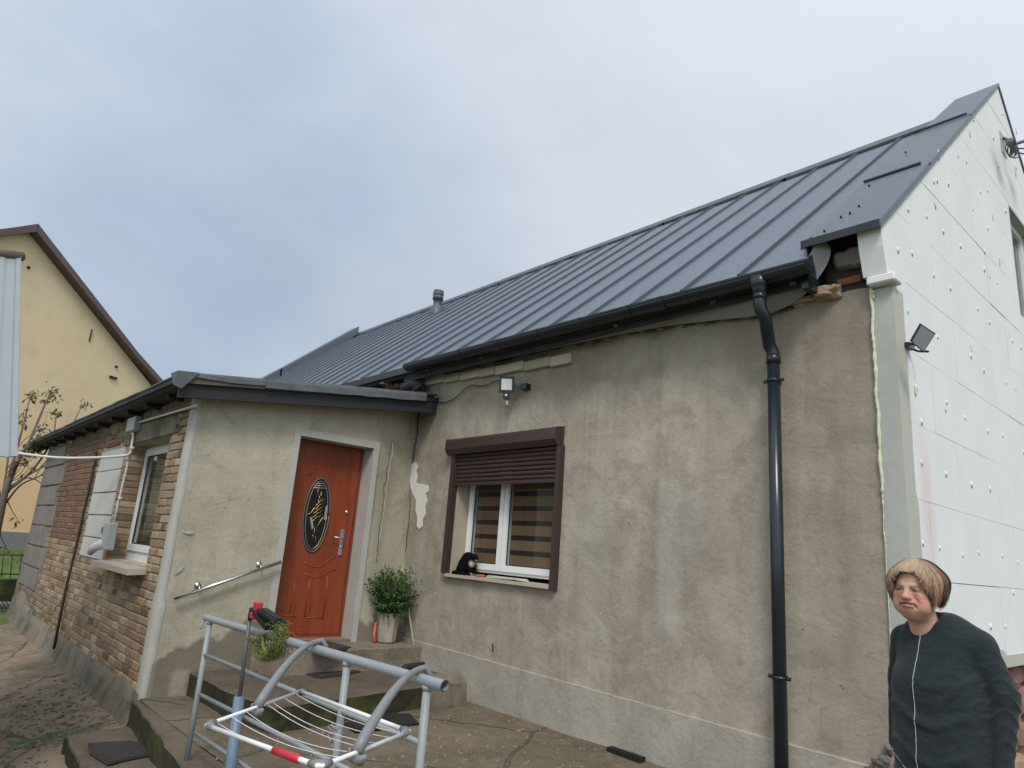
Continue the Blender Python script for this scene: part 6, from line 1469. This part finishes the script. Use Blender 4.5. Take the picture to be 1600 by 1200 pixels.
# sweater
w = SDF((-.42, -.32, .60), (.42, .32, HZ + .02), .005)
w.u(w.ell((0, .0, zs0 - .17), (.195, .150, .22)), .05); w.u(w.ell((0, -.01, zs0 - .42), (.205, .185, .25)), .08); w.u(w.cap((0, 0, 1.0), (0, .0, .62), .195, .205, (1.05, .92, 1)), .06)
w.u(w.ell((0, -.085, zs0 - .22), (.165, .095, .105)), .05)          # bust
w.chain([((-.155, .012, zs0 - .055), .062), ((-.05, .0, zs0 - .012), .064), ((.06, .0, zs0 - .010), .064), ((.172, .012, zs0 - .045), .066)], .06)
for s in (-1, 1):
    hw_ = HANDS[s][0]; el_ = (hw_[0] + s * .005, hw_[1] + .055, hw_[2] + .26)
    w.chain([((s * .178, .012, zs0 - .06), .066), (el_, .056), ((hw_[0], hw_[1], hw_[2] + .02), .041)], .016)
w.sub(w.ell((-.02, -.085, zs0 + .085), (.074, .105, .082)), .008)      # round neckline
X_, Y_, Z_ = w.X, w.Y, w.Z
arm_m = np.clip((np.abs(X_ - .0) - .17) / .03, 0, 1); el_f = np.exp(-((Z_ - (HANDS[1][0][2] + .22)) / .14) ** 2)
f1 = -np.maximum(0, np.sin(Z_ * 105 + 4 * np.sin(X_ * 31 + 2) + 5 * np.sin(Y_ * 24))) ** 2 * .0055 * arm_m * (.12 + el_f) * np.where(X_ > 0, 1, .25)
tor = np.exp(-((Z_ - (zs0 - .36)) / .16) ** 2) * (1 - arm_m)
f2 = -np.maximum(0, np.sin(Z_ * 46 + 14 * np.abs(X_ - .02) + 2.2 * np.sin(X_ * 17 + 1)) ) ** 2 * .014 * tor
f3 = -np.maximum(0, np.sin((Z_ * .8 - (X_ - .15) * 1.0) * 60)) ** 2 * .010 * np.exp(-((Z_ - (zs0 - .2)) / .09) ** 2 - ((X_ - .15) / .07) ** 2)
f4 = .006 * np.sin(X_ * 26 + 1.2 * np.sin(Z_ * 14)) * np.clip((zs0 - .3 - Z_) / .3, 0, 1) * (1 - arm_m)
w.d += (f1 + f2 + f3 + f4 + .0015 * n3(X_ * 14, Y_ * 14, Z_ * 14)).astype(np.float32)
w.sub(b.ell((0, 0, 0), (.01, .01, .01)) if False else w.ell((0, 0, -5), (.1, .1, .1)), .01)
def knit():
    t = NT('dark_green_grey_knit'); n = t.noise(24, 5, .7, (.8, .8, 3)); n2 = t.noise(150, 3, .7, (.7, .7, 2.2)); n3_ = t.noise(3, 4)
    c = t.mix(t.rng(n, .3, .75), (.014, .019, .022), (.028, .038, .041)); c = t.mix(t.rng(n3_, .5, .7, 0, .3), c, (.024, .034, .031)); c = t.mix(t.rng(n2, .5, .75, 0, .35), c, (.055, .07, .07))
    t.col(c).rough(.95).bump(t.math('ADD', n, t.math('MULTIPLY', n2, .5)), .5, .003); t.b.inputs['Sheen Weight'].default_value = .12; t.b.inputs['Sheen Roughness'].default_value = .5; t.b.inputs['Specular IOR Level'].default_value = .15; return t.m
MAT['knit'] = knit()
sw = w.mesh('sweater', MAT['knit']); sw.transform(MBd); swo = link('sweater', sw, woman)
def seamline(pts, r=.0016):
    ys = np.array([w.hit(x, z) for x, z in pts]); kk = 9; ysm = np.convolve(np.pad(ys, (4, 4), 'edge'), np.ones(kk) / kk, 'valid'); q = [Vector((x, min(a_, b_) - .0026, z)) for (x, z), a_, b_ in zip(pts, ysm, ys)]; mb = MB(); mb.tube(cablep(q, 3), r, 5); return mb
MAT['thread'] = simple('pale_seam_thread', (.42, .46, .46), .8)
zN = zs0 + .085 - .0875
sx = lambda z: -.012 + .012 * math.sin(z * 9) * .4
mb = seamline([(sx(z), z) for z in np.arange(zN - .014, .70, -.01)]); me = mb.mesh('front_seam', MAT['thread']); me.transform(MBd); link('front_seam', me, swo)
mb = seamline([(-.165 + .155 * t, .80 - .05 * t - .012 * math.sin(t * 3)) for t in np.linspace(0, 1, 9)]); me = mb.mesh('hem_seam', MAT['thread']); me.transform(MBd); link('hem_seam', me, swo)
# green strap of an undershirt in the neckline
mb = MB(); mb.tube(cablep([Vector((-.098, -.035, zs0 + .050)), Vector((-.088, -.062, zs0 + .02)), Vector((-.075, -.085, zs0 - .005))], 4), [.009] * 9, 8); me = mb.mesh('undershirt_strap', simple('teal_green_cotton', (.02, .22, .13), .8)); place(me, 'undershirt_strap', MBd)
# skirt and shoes below
k_ = SDF((-.32, -.30, .28), (.32, .30, .72), .01); k_.u(k_.cap((0, 0, .70), (0, 0, .34), .19, .215, (1.05, .9, 1)), .01); k_.d += (.006 * np.sin(np.arctan2(k_.X, k_.Y) * 14)).astype(np.float32)
me = k_.mesh('skirt', simple('black_skirt_cloth', (.015, .016, .02), .9)); me.transform(MBd); link('skirt', me, woman)
for s in (-1, 1):
    sh_ = SDF((s * .12 - .07, -.22, -.01), (s * .12 + .07, .12, .14), .006); sh_.u(sh_.ell((s * .118, -.06, .035), (.048, .125, .045)), .01); sh_.inter(-(sh_.Z - .004), .004); me = sh_.mesh('shoe', MAT['blackplastic']); me.transform(MBd); link('shoe', me, woman)

# ---- cat sitting on the window sill
cb = P(727, 896, 'y', 4.70); cat = thing('cat', 'black and white cat sitting hunched at the left of the window sill', 'cat', (cb.x, 4.70, HOLE[2]))
c = SDF((-.19, -.16, -.01), (.30, .16, .36), .004)
c.u(c.ell((0, 0, .095), (.115, .085, .10)), .02); c.u(c.ell((.02, 0, .17), (.085, .072, .09)), .04); c.u(c.ell((.075, -.005, .16), (.06, .055, .075)), .03)
c.u(c.ell((.135, -.02, .195), (.048, .045, .043)), .015); c.u(c.ell((.172, -.028, .180), (.020, .022, .017)), .012)       # head, muzzle looking right and down
c.u(c.cap((.11, -.01, .17), (.06, 0, .15), .04, .055), .02)
for dy in (-.032, .022): c.u(c.cap((.125, dy, .228), (.122, dy - .004 if dy < 0 else dy + .004, .252), .013, .003), .008)
for dy in (-.04, .03): c.chain([((.085, dy, .13), .030), ((.100, dy, .05), .022), ((.105, dy - .004, .015), .018), ((.135, dy - .006, .012), .016)], .015)
c.u(c.ell((-.02, -.06, .06), (.075, .035, .058)), .02); c.u(c.ell((.04, -.075, .016), (.045, .02, .016)), .01)
c.chain([((-.10, -.03, .03), .022), ((-.11, -.09, .018), .019), ((-.02, -.115, .016), .018), ((.08, -.11, .016), .016), ((.16, -.10, .015), .013)], .012)
c.inter(-c.Z, .003); c.d += (.0015 * n3(c.X * 60, c.Y * 60, c.Z * 50)).astype(np.float32)
def ccol(p):
    k = np.tile([.006, .0055, .006], (len(p), 1)); wmask = np.clip(g(p, (.125, -.03, .135), (.035, .05, .040)) * 1.6 - .3, 0, 1) + np.clip(g(p, (.130, -.04, .012), (.03, .05, .018)) * 1.5 - .3, 0, 1) + np.clip(g(p, (.180, -.03, .170), (.018, .022, .012)) * 1.4 - .3, 0, 1)
    wmask = np.clip(wmask, 0, 1)[:, None]; return k * (1 - wmask) + np.array([.6, .57, .52]) * wmask
fur = vmat('cat_fur', .9, 0, 160, .6, .002, (1, 1, 1), .3); fur.node_tree.nodes['Principled BSDF'].inputs['Specular IOR Level'].default_value = .08; me = c.mesh('body', fur, ccol); me.transform(Matrix.Translation((cb.x - .02, 4.72, HOLE[2] + .004)) @ Matrix.Rotation(math.radians(8), 4, 'Z') @ Matrix.Scale(.92, 4)); link('body', me, cat)
# things on the sill
mb = MB(); q = P(757, 897, 'y', 4.68); mb.lathe(Vector((q.x - .05, 4.67, HOLE[2] + .004)), [(.05, 0), (.06, .012), (.045, .022), (.02, .026)], 12); o = build(mb, 'food_scraps', simple('orange_brown_scraps', (.42, .14, .05), .8, var=.5, scale=60, bump=.8)); tag(o, 'small orange brown heap of scraps beside the cat', 'food')
mb = MB(); a, b2 = P(772, 900, 'z', HOLE[2] + .006).x, P(832, 900, 'z', HOLE[2] + .006).x
pts = [(-5.50, 4.64), (-5.04, 4.62), (-4.92, 4.68), (-5.0, 4.73), (-5.42, 4.74), (-5.56, 4.70)]; mb.prism([(x, y, HOLE[2] + .006 + .012 * (i % 2)) for i, (x, y) in enumerate(pts)], (0, 0, .008)); mb.prism([(x * .96 - .21, y + .005, HOLE[2] + .018 + .006 * (i % 2)) for i, (x, y) in enumerate(pts)], (0, 0, .006)); o = build(mb, 'folded_paper', simple('pale_folded_paper', (.55, .53, .44), .8, var=.2, scale=50)); tag(o, 'pale folded newspaper lying on the window sill', 'newspaper')
